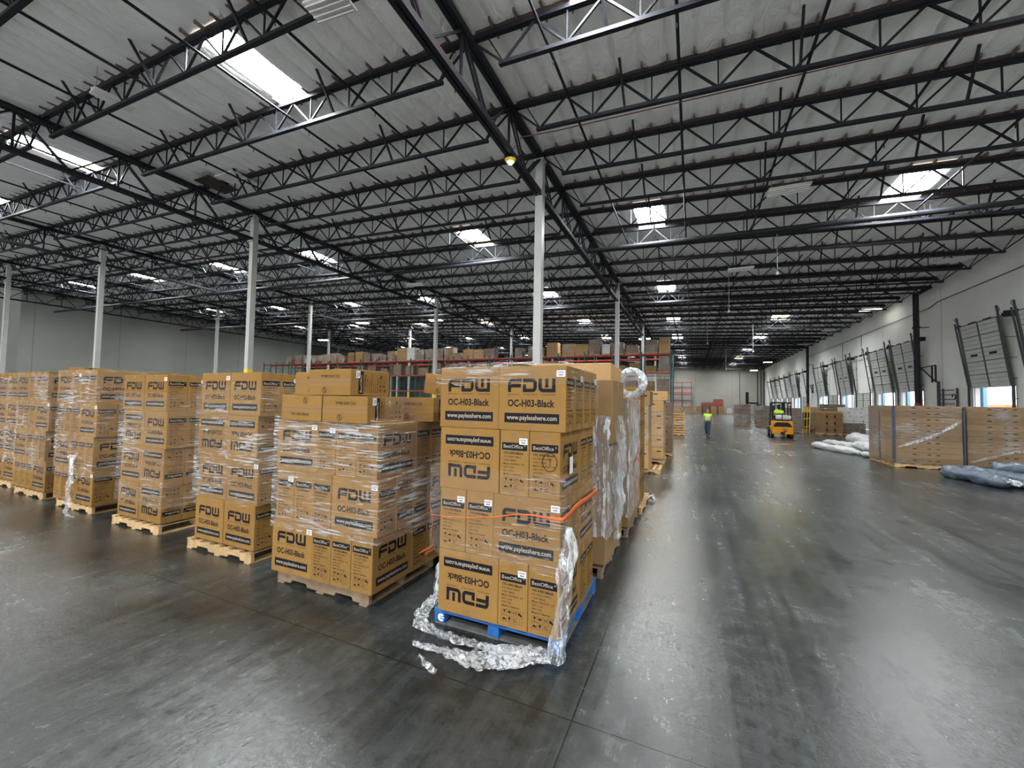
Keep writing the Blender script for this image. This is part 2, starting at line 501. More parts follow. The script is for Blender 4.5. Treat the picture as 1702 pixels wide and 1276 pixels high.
# door wall furniture: raised and shut dock doors with their tracks
def dock_door(n, yc, op):
    root = link('door_%d' % n, None, None, (XR, yc, 0)); root['kind'] = 'structure'
    lean = 0.42
    def zx(z): return -0.10 if z < DH else -0.10 - lean * (z - DH) / 3.3
    pw = 1.50
    for s in (-1, 1):
        mb = MB()
        for dx, dy, wd in ((0, 0, 0.05), (-0.02, 0.12, 0.04)):
            yy = s * (pw + 0.06 + dy)
            mb.bar((zx(0) + dx, yy, 0), (zx(DH) + dx, yy, DH), wd, 0.09)
            mb.bar((zx(DH) + dx, yy, DH), (zx(6.75) + dx, yy, 6.75 if dy == 0 else 6.45), wd, 0.09)
        for k in range(7):
            z = 0.5 + k * 0.95
            mb.bar((zx(z), s * (pw + 0.04), z), (0.0, s * (pw + 0.2), z), 0.03)
        mb.build('track', m_track, root)
        mb = MB()
        a = [(zx(6.65) - 0.05 * math.cos(t), s * (pw + 0.12) + 0.10 * math.sin(t), 6.6 + 0.10 * math.cos(t)) for t in [i * 2 * math.pi / 10 for i in range(11)]]
        mb.tube(a, 0.012, 5, cap=False)
        mb.build('cable_pulley', m_black, root)
    mb = MB()
    mb.tube([(zx(6.3) + 0.12, -pw - 0.5, 6.28), (zx(6.3) + 0.12, pw + 0.5, 6.28)], 0.022, 8)
    for s in (-0.55, 0.62):
        mb.tube([(zx(6.3) + 0.12, s - 0.22, 6.28), (zx(6.3) + 0.12, s + 0.22, 6.28)], 0.07, 10)
    for s in (-1, 1):
        mb.tube([(zx(6.3) + 0.12, s * (pw + 0.22), 6.28), (zx(6.3) + 0.12, s * (pw + 0.30), 6.28)], 0.10, 12)
    mb.box(zx(6.3) - 0.02, -pw - 0.48, 6.16, 0, -pw - 0.44, 6.42)
    mb.build('spring_shaft', m_black, root)
    z0 = DH - 0.03 if op else 0.02
    H = 3.22 if op else DH
    def P(x, y, t):                                # point on the panel plane, t = height up the panel
        z = z0 + t
        return (zx(z) + x, y, z)
    mb = MB()
    ns = 5
    for k in range(ns):
        a, b = H * k / ns, H * (k + 1) / ns - 0.008
        p = [P(0, -pw, a), P(0, pw, a), P(0, pw, b), P(0, -pw, b)]
        q = [P(0.045, -pw, a), P(0.045, pw, a), P(0.045, pw, b), P(0.045, -pw, b)]
        n_ = len(mb.v); mb.v += p + q
        for f in ((0, 1, 2, 3), (7, 6, 5, 4), (0, 4, 5, 1), (1, 5, 6, 2), (2, 6, 7, 3), (3, 7, 4, 0)):
            mb.f.append(tuple(n_ + i for i in f)); mb.m.append(0)
        for j in (1, 2):
            zz = a + (b - a) * j / 3
            mb.bar(P(-0.004, -pw + 0.02, zz), P(-0.004, pw - 0.02, zz), 0.012, 0.014, m=1)
        mb.bar(P(-0.012, -pw, b), P(-0.012, pw, b), 0.022, 0.035, m=1)
    for yy in (-pw + 0.03, 0, pw - 0.03):
        mb.bar(P(-0.01, yy, 0), P(-0.01, yy, H), 0.02, 0.09, m=1)
    mb.build('door_panel', [m_door, m_ribs], root)
    if op:
        for s in (-0.72, 0.72):
            mb = MB(); mb.bar(P(-0.012, s - 0.26, H * 0.5), P(-0.012, s + 0.26, H * 0.5), 0.02, 0.11)
            mb.build('window_slot', m_black, root)
        mb = MB()
        mb.box(0.06, -HW, 0, 0.24, -HW + 0.05, DH); mb.box(0.06, HW - 0.05, 0, 0.24, HW, DH); mb.box(0.06, -HW, DH - 0.05, 0.24, HW, DH)
        mb.build('door_frame', m_white, root)
        mb = MB()
        mb.box(0.30, HW - 0.16, 0.2, 0.46, HW + 0.15, DH + 0.2)
        mb.box(0.30, -HW - 0.15, 0.2, 0.46, -HW + 0.05, DH + 0.2)
        mb.build('dock_seal_pad', m_sealb, root)
for i, (yc, op) in enumerate(DOORS):
    dock_door(i + 1, yc, op)

# outside the docks
struct('trim_1', MB().box(XR + 0.3, -25, -1.4, 90, 110, -1.2), m_asph)
tag(MB().box(17.0, 30.2, -0.2, 30, 32.9, 2.78).box(17.2, 30.6, -1.2, 17.9, 32.5, -0.2).build('semi_trailer', [m_trail]), 'grey corrugated semi trailer parked outside the nearest open dock door', 'trailer')
for k, (yy, ln) in enumerate(((66, 9), (80, 8), (96, 10))):
    mb = MB().box(40, yy, -1.2, 42.5, yy + ln, 2.55)
    for j in range(5):
        mb.box(39.96, yy + 1 + j * 1.5, 1.75, 40.0, yy + 1.7 + j * 1.5, 1.95, 1)
    tag(mb.build('shipping_container', [m_cont, m_dark]), 'orange container across the yard, %s seen through the open docks' % ('nearest one', 'middle one', 'farthest one')[k], 'container', 'orange containers across the yard')

# ------------------------------------------------------------------ roof steel
def joist_mesh(L, npan):
    """open web joist running from x=0 (girder) to x=L, top chord bottom edge at z=0 (slope baked in)"""
    T = lambda x, z: (x, 0, SL * x + z)
    mb = MB()
    dz = -0.80
    mb.bar(T(0, -0.02), T(L, -0.02), 0.13, 0.11)
    e = 0.88
    mb.bar(T(e - 0.1, dz - 0.02), T(L - e + 0.1, dz - 0.02), 0.11, 0.085)
    nb = [e + (L - 2 * e) * i / npan for i in range(npan + 1)]
    mb.bar(T(0.02, -0.05), T(nb[0], dz), 0.045); mb.bar(T(L - 0.02, -0.05), T(nb[-1], dz), 0.045)
    mb.bar(T(nb[0] * 0.5, -0.05), T(nb[0], dz), 0.03); mb.bar(T(L - nb[0] * 0.5, -0.05), T(nb[-1], dz), 0.03)
    for i, x in enumerate(nb):
        if 0 < i < npan:
            mb.bar(T(x, -0.05), T(x, dz), 0.032)
        if i < npan:
            xm = (x + nb[i + 1]) / 2
            mb.bar(T(x, dz), T(xm, -0.06), 0.046); mb.bar(T(xm, -0.06), T(nb[i + 1], dz), 0.046)
    k = 2
    while nb[0] + k < L - 1:                        # kicker braces up to the roof
        x = nb[0] + k + 0.35
        mb.bar((x, 0, SL * x + dz), (x - 0.05, -0.62, SL * x + 0.12), 0.055)
        k += 3.8
    return mb.mesh('roof_joist', [m_black])
def nailer_mesh(L):
    mb = MB()
    T = lambda x, z: (x, 0, SL * x + z)
    n = max(1, int(L / PUR))
    mb.bar(T(0.15, 0.085), T(L - 0.05, 0.085), 0.10, 0.10)
    for i in range(1, n + 1):
        x = i * PUR if L > 16 else L - (L - i * PUR)
        if x < L - 0.1:
            mb.box(x - 0.018, -0.26, SL * x + 0.06, x + 0.018, 0.26, SL * x + 0.15, 1)
    return mb.mesh('wood_nailer', [m_nail, m_tab])
L0 = XR - GX
jm0, nm0 = joist_mesh(L0, 11), nailer_mesh(L0)
jm1, nm1 = joist_mesh(BAY, 9), nailer_mesh(BAY)
BN = ['over the dock aisle', 'over the front pallets', 'over the second bay', 'over the third bay', 'over the left bay']
NJ = 37
for b in range(5):
    x = GX if b == 0 else GX - BAY * b
    for j in range(-11, NJ):
        y = Y0 + PN * j
        if y > YF - 0.3: continue
        if b == 4 and 17.8 < y < 52.9: pass
        o = link('roof_joist', jm0 if b == 0 else jm1, None, (x, y, rz_(x)))
        tag(o, 'black open-web steel roof joist %s, one of the parallel row' % BN[b], 'roof joist', 'roof joists ' + BN[b])
        link('wood_nailer', nm0 if b == 0 else nm1, o)

# girders along the aisle direction and their columns
def girder_mesh():
    tc, bc, wb = MB(), MB(), MB()
    for s in (-0.07, 0.07):
        tc.box(s - 0.055, 0.02, -0.20, s + 0.055, COLB - 0.02, -0.03)
        bc.box(s - 0.05, 0.02, -1.52, s + 0.05, COLB - 0.02, -1.38)
    n = 6
    for i in range(n):
        a = COLB * i / n; b = COLB * (i + 1) / n; c = (a + b) / 2
        for s in (-0.04, 0.04):
            wb.bar((s, a, -0.12), (s, c, -1.44), 0.05); wb.bar((s, c, -1.44), (s, b, -0.12), 0.05)
        if i: wb.bar((0, a, -0.12), (0, a, -1.42), 0.06)
    return [tc.mesh('top_chord', [m_black]), bc.mesh('bottom_chord', [m_black]), wb.mesh('web', [m_black])]
gms = girder_mesh()
def column_mesh(yz): return MB().box(-0.13, -0.13, yz, 0.13, 0.13, 10.15, 0).box(-0.132, -0.132, 0.02, 0.132, 0.132, yz, 1).box(-0.2, -0.2, 0, 0.2, 0.2, 0.02, 0).box(-0.17, -0.17, 10.15, 0.17, 0.17, 10.2, 0).box(-0.15, -0.22, 8.93, 0.15, -0.12, 9.0, 0).mesh('steel_column', [m_colw, m_yel])
GN = ['beside the dock aisle', 'behind the front pallets', 'near the left side', 'by the left wall', 'at the far left']
for g in range(5):
    colm = column_mesh((2.8, 3.0, 2.5, 2.2, 2.2)[g])
    x = GX - BAY * g
    dzc = rz_(x) - GZ
    for k in range(-2, 6):
        y = COLY + COLB * k
        if y + COLB > YF + 8: continue
        if y < YF:
            t = thing('roof_girder', 'black trussed roof girder %s, bay %s from the camera end' % (GN[g], ORD[k + 2]), 'girder', (x, y, rz_(x)), group='trussed roof girders')
            for me in gms: link(me.name.split('.')[0], me, t)
        if 17.0 < y < 53.5 and g == 4: continue
        if y > YF - 1: continue
        c = link('steel_column', colm, None, (x, y, 0))
        c.scale = (1, 1, (rz_(x) - 0.22) / 10.2)
        tag(c, 'white square steel column %s, %s in its row from the camera end' % (GN[g], ORD[k + 2]), 'column', 'white roof columns')

# skylights
def skylight(x0, y0, row, ci):
    xc, ycn = x0 + PUR, y0 + PN / 2
    z = rz_(xc) + 0.17
    t = thing('skylight', 'bright roof skylight, %s row from the camera end, %s column from the dock wall' % (ORD[row + 2], ORD[ci]), 'skylight', (xc, ycn, z), group='roof skylights')
    hx, hy, h = PUR, PN / 2, 0.28
    mb = MB()
    s = SL * hx
    mb.quad([(-hx, -hy, -s - .02), (-hx, hy, -s - .02), (-hx, hy, h), (-hx, -hy, h)])
    mb.quad([(hx, -hy, s - .02), (hx, hy, s - .02), (hx, hy, h), (hx, -hy, h)])
    mb.quad([(-hx, -hy, -s - .02), (hx, -hy, s - .02), (hx, -hy, h), (-hx, -hy, h)])
    mb.quad([(-hx, hy, -s - .02), (hx, hy, s - .02), (hx, hy, h), (-hx, hy, h)], 1 if (row + ci) % 3 == 0 or ci == 5 else 0)
    mb.build('curb', [m_curb, m_curby], t)
    MB().quad([(-hx, -hy, h), (hx, -hy, h), (hx, hy, h), (-hx, hy, h)]).build('dome', m_dome, t)
for (x0, y0, k, j0, row, ci) in sky_spots:
    if y0 + PN < YF and not (ci == 6 and 1 <= row <= 3 and x0 < -65.8):
        skylight(x0, y0, row, ci)

# sprinkler pipework
GRP = [(-14, 21.0), (24.4, 42.6), (46.5, 66.5), (70.0, 92.0)]
GRN = ['nearest', 'second', 'third', 'farthest']
for gi, (ya, yb) in enumerate(GRP):
    for k in range(-29, 5):
        x = -0.29 + 2.67 * k
        if x < -65 and gi in (0, 1, 2) and yb > 17: continue
        z = rz_(x) - 0.55
        if abs(x - (GX + 0)) < 0.2: x += 0.3
        mb = MB(); mb.tube([(0, ya, 0), (0, yb, 0)], 0.036, 6)
        yy = ya + 1.3
        while yy < min(yb, 60):
            mb.tube([(0, yy, -0.03), (0, yy, -0.14)], 0.014, 4); yy += 3.05
        o = mb.build('sprinkler_pipe', m_black); o.location = (x, 0, z)
        tag(o, 'thin black sprinkler branch pipe under the roof, in the %s run' % GRN[gi], 'pipe', 'sprinkler branch pipes, %s run' % GRN[gi])
for i, (yy, xa, lab) in enumerate(((19.85, -64, 'nearest'), (31.9, -64, 'second'), (59.9, -60, 'far'))):
    mb = MB()
    mb.tube([(xa, yy, 9.13 + 0.0215 * (10.7 - xa)), (12.9, yy, 9.10)], 0.105, 10)
    for k in range(26):
        x = 11 - k * 2.9
        mb.tube([(x, yy, 9.13 + 0.0215 * (10.7 - x)), (x, yy, 9.45 + 0.0215 * (10.7 - x))], 0.02, 5)
    if i: mb.tube([(12.9, yy, 9.10), (12.9, 33.6 if i == 1 else 60.2, 9.05)], 0.12, 10)
    tag(mb.build('sprinkler_main', m_black), 'thick black sprinkler main crossing under the joists, %s one' % lab, 'pipe', 'sprinkler mains')
for i, yy in enumerate((33.6, 60.2)):
    mb = MB().tube([(12.9, yy, 0), (12.9, yy, 9.2)], 0.15, 14)
    for z in (1.2, 6.9): mb.tube([(12.9, yy, z), (12.9, yy, z + 0.12)], 0.19, 14)
    mb.bar((12.9, yy, 6.95), (13.5, yy, 6.95), 0.05); mb.tube([(12.9, yy, 0.02), (12.9, yy, 2.2)], 0.16, 14, m=1)
    tag(mb.build('sprinkler_riser', [m_black, m_copper]), ('thick black vertical riser pipe on the dock wall, nearer one', 'thick black vertical riser pipe on the dock wall, farther one')[i], 'pipe')

# door wall conduit, brackets, gauge
mb = MB().tube([(13.44, -5, 8.3), (13.44, 32.4, 8.3), (13.42, 33.2, 8.12), (13.44, 62, 8.12)], 0.022, 6)
for yy in (44.5, 49.4): mb.tube([(13.44, yy, 8.15), (13.44, yy, 6.4)], 0.02, 6)
tag(mb.build('conduit', m_track), 'thin grey conduit running high along the dock wall', 'conduit')
for i, (yy, z, s) in enumerate(((31.6, 4.4, 1), (57.9, 4.4, 1))):
    mb = MB()
    for q in (0, 0.22):
        mb.bar((12.9 - q * 0.3, yy - 0.1 + q, z), (12.9 - q * 0.3, yy - 0.1 + q, z - 1.0), 0.07)
        mb.bar((12.9, yy + q * .2, z - 0.9), (13.0, yy + 1.7, z - 0.05), 0.05)
    mb.bar((12.9, yy - 0.1, z), (13.0, yy + 1.9, z), 0.06)
    tag(mb.build('steel_bracket', m_black), 'black triangular steel bracket beside the %s riser pipe' % ('nearer', 'farther')[i], 'bracket')
mb = MB().box(13.40, 30.6, 1.75, 13.46, 30.7, 3.05).box(13.40, 32.0, 1.75, 13.46, 32.1, 3.05)
for k in range(5): mb.bar((13.27, 30.6, 1.9 + k * .26), (13.27, 32.1, 1.9 + k * .26), 0.05)
mb.bar((13.3, 32.2, 1.0), (13.3, 32.2, 3.5), 0.12)
tag(mb.build('wall_rack', m_track), 'grey slatted steel rack fixed on the dock wall left of the nearest open door', 'rack')
mb = MB(); mb.tube([(13.42, 30.95 + .16 * math.cos(t), 2.55 + .16 * math.sin(t)) for t in [i * math.pi / 5 for i in range(8)]], 0.03, 5)
tag(mb.build('hose_loop', m_black), 'small dark hose loop hung on the dock wall near the open door', 'hose')

# hanging light fixtures
def fixture(x, y, z, rz, lit, label):
    t = thing('hanging_light', label, 'light fixture', (x, y, z), rz)
    t.scale = (.72, .72, 1) if y < 6 else (1, 1, 1)
    MB().box(-0.62, -0.30, 0.0, 0.62, 0.30, 0.05).box(-0.64, -0.05, 0.04, 0.64, 0.05, 0.09).build('housing', m_white, t)
    mb = MB()
    for q in (-0.22, -0.08, 0.08, 0.22):
        mb.tube([(-0.6, q, -0.02), (0.6, q, -0.02)], 0.02, 6)
    mb.build('tubes', m_lit if lit else m_white, t)
    mb = MB()
    for q in (-0.5, 0.5): mb.tube([(q, 0, 0.05), (q, 0, rz_(x) + 0.16 - z)], 0.008, 4)
    mb.build('hanger', m_galv, t)
for a in ((-6.3, 5.3, 9.3, 0.1, 0, 'unlit white fluorescent fixture hung near the front girder'),
          (-15.2, 5.6, 10.3, 1.45, 0, 'unlit white fluorescent fixture hung above the left front pallets'),
          (3.05, 16.5, 9.4, 0, 0, 'unlit white fluorescent fixture hung over the dock aisle'),
          (2.4, 25.1, 9.3, 0, 0, 'unlit white fixture over the aisle beyond the nearest sprinkler main'),
          (11.8, 27.2, 9.3, 0, 0, 'white fixture hung close to the dock wall above the open door'),
          (12.2, 38.5, 9.2, 0, 1, 'lit white fixture along the dock wall, nearest of the lit ones'),
          (12.1, 48.0, 9.2, 0, 0, 'unlit fixture along the dock wall beyond the riser pipe'),
          (12.0, 58.0, 9.2, 0, 0, 'unlit fixture along the dock wall by the far riser'),
          (11.3, 78.0, 9.0, 0, 1, 'lit white fixture near the far end of the dock wall'),
          (11.0, 92.0, 8.7, 0, 1, 'lit white fixture in front of the far wall'),
          (-44.3, 38.2, 9.4, 0.3, 1, 'lit white fixture in the dark left corner above the racks'),
          (-5.0, 48.0, 9.2, 0, 1, 'lit white fixture above the right end of the rack'),
          (-17.8, 22.9, 9.9, 0.2, 0, 'unlit white fixture hung in the second bay'),
          (-31.0, 31.5, 9.6, 0.2, 1, 'white fixture hung above the rack loads, left one'),
          (-22.0, 31.5, 9.3, 0.2, 1, 'white fixture hung above the rack loads, right one')):
    fixture(*a)
for i, (x, y, zb) in enumerate(((3.6, 22.0, 8.1), (2.0, 27.5, 7.6), (1.2, 40.0, 7.4), (5.2, 44.0, 7.0), (4.0, 60.0, 6.6))):
    mb = MB().tube([(x, y, rz_(x) + .16), (x, y, zb)], .012, 4); mb.tube([(x, y, zb), (x, y, zb - .12)], [.05, .07], 8)
    tag(mb.build('pendant_sensor', m_white), 'small white box on a thin cord hanging over the aisle, %s nearest' % ORD[i], 'sensor')
mb = MB().tube([(GX - 0.02, 10.5, 8.93), (GX - 0.02, 10.5, 8.86)], [0.17, 0.12], 14)
t = tag(mb.build('smoke_alarm', m_curby), 'round amber alarm dish under the front girder', 'alarm')
MB().tube([(GX - 0.02, 10.5, 8.86), (GX - 0.02, 10.5, 8.80)], [0.08, 0.05], 12).build('sensor', m_lit, t)
for nm, mt, lab, x, y, sx, sy, z in (('roof_hatch', m_nail, 'dark brown opening in the white roof lining by a girder', -18.7, 10.35, .95, 1.25, 10.93), ('lining_panel', m_curb, 'plain white flat panel set in the roof lining beside the dark opening', -17.4, 10.6, 1.1, 1.5, 10.90)):
    tag(MB().box(x - sx / 2, y - sy / 2, z - .02, x + sx / 2, y + sy / 2, z + .02).build(nm, mt), lab, 'roof panel')
tag(MB().tube([(GX + .09, -10, 9.16), (GX + .09, 10.4, 9.16), (GX + .3, 10.6, 9.6), (GX + 1.2, 10.75, 9.62), (12, 10.75, 9.08)], 0.014, 5).build('red_conduit', m_copper), 'thin red conduit running along the front girder and a joist', 'conduit')
# ------------------------------------------------------------------ printed cartons
_tc = {}
def text2d(s, h=1.0, bold=0.0):
    """triangulated text, cap height h, origin bottom left -> verts2d, faces, width"""
    key = (s, bold)
    if key not in _tc:
        cu = bpy.data.curves.new('t', 'FONT')
        cu.body = s; cu.resolution_u = 2; cu.size = 1.0; cu.offset = bold
        ob = bpy.data.objects.new('t', cu)
        C.objects.link(ob)
        dg = bpy.context.evaluated_depsgraph_get()
        me = bpy.data.meshes.new_from_object(ob.evaluated_get(dg))
        vs = [(v.co.x, v.co.y) for v in me.vertices]
        fs = [tuple(p.vertices) for p in me.polygons]
        bpy.data.objects.remove(ob); bpy.data.curves.remove(cu); bpy.data.meshes.remove(me)
        x0 = min(v[0] for v in vs)
        vs = [((x - x0) / 0.72, y / 0.72) for x, y in vs]
        _tc[key] = (vs, fs, max(v[0] for v in vs))
    vs, fs, wd = _tc[key]
    return [(x * h, y * h) for x, y in vs], fs, wd * h

class Face:
    """2D drawing board laid on a planar face of a mesh builder"""
    def __init__(s, mb, O, U, V, off=0.0007):
        s.mb, s.O, s.U, s.V = mb, Vector(O), Vector(U), Vector(V)
        s.Nn = s.U.cross(s.V); s.off = off
    def p(s, x, y, lvl=1): return tuple(s.O + s.U * x + s.V * y + s.Nn * s.off * lvl)
    def rect(s, x0, y0, x1, y1, m, lvl=1):
        s.mb.quad([s.p(x0, y0, lvl), s.p(x1, y0, lvl), s.p(x1, y1, lvl), s.p(x0, y1, lvl)], m)
    def poly(s, pts, m, lvl=1): s.mb.quad([s.p(x, y, lvl) for x, y in pts], m)
    def ring(s, cx, cyy, ra, rb, a0, a1, m, n=5, lvl=1):
        for i in range(n):
            t0, t1 = R(a0 + (a1 - a0) * i / n), R(a0 + (a1 - a0) * (i + 1) / n)
            s.poly([(cx + ra * math.cos(t0), cyy + ra * math.sin(t0)), (cx + rb * math.cos(t0), cyy + rb * math.sin(t0)),
                    (cx + rb * math.cos(t1), cyy + rb * math.sin(t1)), (cx + ra * math.cos(t1), cyy + ra * math.sin(t1))], m, lvl)
    def text(s, t, x, y, h, m, width=None, bold=0.0, lvl=1):
        vs, fs, wd = text2d(t, h, bold)
        k = width / wd if width else 1.0
        n = len(s.mb.v)
        s.mb.v += [s.p(x + a * k, y + b, lvl) for a, b in vs]
        for f in fs:
            s.mb.f.append(tuple(n + i for i in f)); s.mb.m.append(m)

def logo(F, x, y, wd, m):
    """the big three-letter carton logo, wd wide, bottom-left at x,y"""
    h = wd / 3.72
    def rc(ox, a, b, c, d): F.rect(x + (ox + a) * h, y + b * h, x + (ox + c) * h, y + d * h, m)
    def rg(ox, cx, cyy, ra, rb, a0, a1): F.ring(x + (ox + cx) * h, y + cyy * h, ra * h, rb * h, a0, a1, m)
    rc(0, .35, .74, 1.1, 1); rg(0, .35, .65, .09, .35, 90, 180); rc(0, 0, 0, .26, .65); rc(0, .26, .34, 1.05, .60)
    o = 1.2
    rc(o, 0, .74, .75, 1); rc(o, 0, 0, .26, .60); rc(o, .26, 0, .75, .26); rc(o, .84, .35, 1.1, .65); rg(o, .75, .65, .09, .35, 0, 90); rg(o, .75, .35, .09, .35, 270, 360)
    o = 2.42
    rc(o, 0, .35, .26, 1); rg(o, .35, .35, .09, .35, 180, 270); rc(o, .35, 0, 1.3, .26); rc(o, .52, .34, .76, 1); rc(o, 1.04, .26, 1.3, 1)

def symbols(F, x, y, wd, m):
    c = wd / 4
    for i in range(5): F.rect(x + i * c - .0008, y, x + i * c + .0008, y + 2.2 * c, m)
    for yy in (0, 1.1 * c, 2.2 * c): F.rect(x, y + yy - .0008, x + wd, y + yy + .0008, m)
    def q(i, j): return x + (i + .5) * c, y + (j * 1.1 + .1) * c
    ax, ay = q(0, 1); F.poly([(ax - .3 * c, ay + .85 * c), (ax + .3 * c, ay + .85 * c), (ax, ay + .4 * c)], m); F.rect(ax - .03 * c, ay + .1 * c, ax + .03 * c, ay + .5 * c, m); F.rect(ax - .2 * c, ay + .06 * c, ax + .2 * c, ay + .12 * c, m)
    ax, ay = q(1, 1); F.ring(ax, ay + .45 * c, 0, .34 * c, 0, 180, m, 6); F.rect(ax - .03 * c, ay + .08 * c, ax + .03 * c, ay + .45 * c, m)
    ax, ay = q(2, 1)
    for d in (-.2, .2):
        F.rect(ax + (d - .04) * c, ay + .1 * c, ax + (d + .04) * c, ay + .6 * c, m); F.poly([(ax + (d - .15) * c, ay + .58 * c), (ax + (d + .15) * c, ay + .58 * c), (ax + d * c, ay + .85 * c)], m)
    ax, ay = q(3, 1); F.ring(ax - .1 * c, ay + .55 * c, 0, .26 * c, 0, 360, m, 8); F.ring(ax + .2 * c, ay + .35 * c, 0, .2 * c, 0, 360, m, 8)
    ax, ay = q(0, 0); F.rect(ax - .36 * c, ay + .2 * c, ax + .36 * c, ay + .42 * c, m); F.rect(ax - .2 * c, ay + .42 * c, ax + .1 * c, ay + .6 * c, m)
    ax, ay = q(1, 0); F.ring(ax, ay + .6 * c, 0, .25 * c, 0, 360, m, 6); F.rect(ax - .05 * c, ay + .1 * c, ax + .05 * c, ay + .5 * c, m)
    ax, ay = q(2, 0); F.ring(ax, ay + .45 * c, .2 * c, .3 * c, 0, 300, m, 8); F.rect(ax + .1 * c, ay + .2 * c, ax + .35 * c, ay + .3 * c, m)
    ax, ay = q(3, 0); F.rect(ax - .03 * c, ay + .3 * c, ax + .03 * c, ay + .8 * c, m); F.rect(ax - .3 * c, ay + .12 * c, ax + .3 * c, ay + .16 * c, m)

CW, CD, CH = 0.556, 0.248, 0.508
def carton_mesh():
    mb = MB()
    mb.box(-CW / 2, -CD / 2, 0.001, CW / 2, CD / 2, CH)
    me = mb.mesh('c0', [m_card], bevel=0.004)
    bm = bmesh.new(); bm.from_mesh(me)
    mb = MB()
    mb.v = [tuple(v.co) for v in bm.verts]; mb.f = [tuple(v.index for v in f.verts) for f in bm.faces]; mb.m = [0] * len(mb.f)
    bm.free()
    INK, LT, TP = 1, 2, 3
    for s in (1, -1):                               # large faces
        F = Face(mb, (-s * CW / 2, -s * CD / 2, 0), (s, 0, 0), (0, 0, 1))
        F.rect(.245, .003, .315, .062, TP); F.rect(.245, .455, .315, CH - .003, TP)
        logo(F, .078, .302, .395, INK)
        for t, a, b in (('BEST QUALITY.', .078, .105), ('LOWEST PRICE.', .213, .115), ('GUARANTEED', .362, .112)):
            F.text(t, a, .279, .011, INK, width=b)
        F.text('OC-H03-Black', .078, .190, .055, INK, width=.390, bold=.030)
        F.rect(.052, .062, .505, .138, INK, 2)
        F.text('www.paylesshere.com', .072, .087, .037, LT, width=.415, bold=.012, lvl=3)
    for s in (1, -1):                               # narrow faces
        F = Face(mb, (s * CW / 2, -s * CD / 2, 0), (0, s, 0), (0, 0, 1))
        F.rect(.09, .003, .16, .055, TP); F.rect(.09, .44, .16, CH - .003, TP)
        F.rect(.018, .352, .232, .412, INK)
        F.text('BestOffice', .032, .369, .029, LT, width=.165, bold=.004, lvl=2)
        F.ring(.214, .392, .0035, .006, 0, 360, LT, 8, lvl=2)
        yy = .322
        for t, wd, h, bd in (('OC-H03-Black', .172, .018, .03), ('P/O: FDW11400-2', .150, .013, .01), ('Color: Black', .108, .013, .01), ('Meas: 56x25x51 cm', .178, .013, .01), ('GW: 11 KG', .088, .013, .01), ('NW: 9 KG', .080, .013, .01), ('Made in Vietnam', .148, .014, .015)):
            F.text(t, .032, yy, h, INK, width=wd, bold=bd); yy -= .0272
        symbols(F, .034, .045, .175, INK)
    F = Face(mb, (-CW / 2, -CD / 2, CH), (1, 0, 0), (0, 1, 0))
    F.rect(.002, .092, CW - .002, .156, TP); F.rect(.002, .1235, CW - .002, .1245, INK, 2)
    F.text('OC-H03-Black', .38 + .035, .195, -.028, INK, width=-.25, bold=.015)
    F.ring(.22, .048, .026, .031, 0, 360, INK, 16)
    F.poly([(.2, .07), (.204, .074), (.241, .03), (.237, .026)], INK)
    F.rect(.217, .03, .223, .066, INK)
    F = Face(mb, (-CW / 2, CD / 2, 0.001), (1, 0, 0), (0, -1, 0))
    F.rect(.002, .092, CW - .002, .156, TP)
    me = bpy.data.meshes.new('printed_carton')
    me.from_pydata(mb.v, [], mb.f)
    for mt in (m_card, m_ink, m_lite, m_tape): me.materials.append(mt)
    me.polygons.foreach_set('material_index', mb.m)
    me.update()
    return me
me_carton = carton_mesh()
mb = MB(); F = Face(mb, (-.034, 0, -.024), (1, 0, 0), (0, 0, 1), .0006)
mb.box(-.034, -.0004, -.024, .034, .0016, .024)
F.off = .0009
for k in range(13): F.rect(.008 + k * .004, .026, .008 + k * .004 + (.0022 if k % 3 else .003), .040, 1)
F.rect(.016, .009, .052, .019, 1)
me_stick = mb.mesh('barcode_sticker', [m_stick, mat('sticker_print', (.12, .14, .2, 1), .5)])

def carton(x, y, z, rz=0.0, flip=False, lie=0, label='', group=None, stick=None, hs=1.0, jit=1.0):
    """x,y centre of the footprint, z of the underside; rz turns it, flip = upside down, lie = on its face"""
    o = link('printed_carton', me_carton)
    Mx = Matrix.Translation((0, 0, CH / 2)) @ (Matrix.Rotation(math.pi, 4, 'Y') if flip else Matrix.Identity(4)) @ Matrix.Translation((0, 0, -CH / 2))
    if lie:
        Mx = Matrix.Rotation(math.pi / 2, 4, 'X')
        Mx = Matrix.Translation((0, CH / 2, CD / 2)) @ Mx
        if lie == 2: Mx = Matrix.Translation((0, 0, CD / 2)) @ Matrix.Rotation(math.pi, 4, 'Y') @ Matrix.Translation((0, 0, -CD / 2)) @ Mx
    j = 0.0025 * jit
    o.matrix_world = Matrix.Translation((x + rnd(-j, j), y + rnd(-j, j), z)) @ Matrix.Rotation(rz + R(rnd(-.22, .22)) * jit, 4, 'Z') @ Matrix.Diagonal((1, 1, hs, 1)) @ Mx
    tag(o, label, 'box', group)
    if stick:
        s = link('barcode_sticker', me_stick, o)
        face, u, v = stick
        if face == 'F': s.matrix_local = Matrix.Translation((u - CW / 2, -CD / 2 - .0012, v))
        elif face == 'E': s.matrix_local = Matrix.Translation((CW / 2 + .0012, u - CD / 2, v)) @ Matrix.Rotation(math.pi / 2, 4, 'Z')
        elif face == 'W': s.matrix_local = Matrix.Translation((-CW / 2 - .0012, CD / 2 - u, v)) @ Matrix.Rotation(-math.pi / 2, 4, 'Z')
    return o

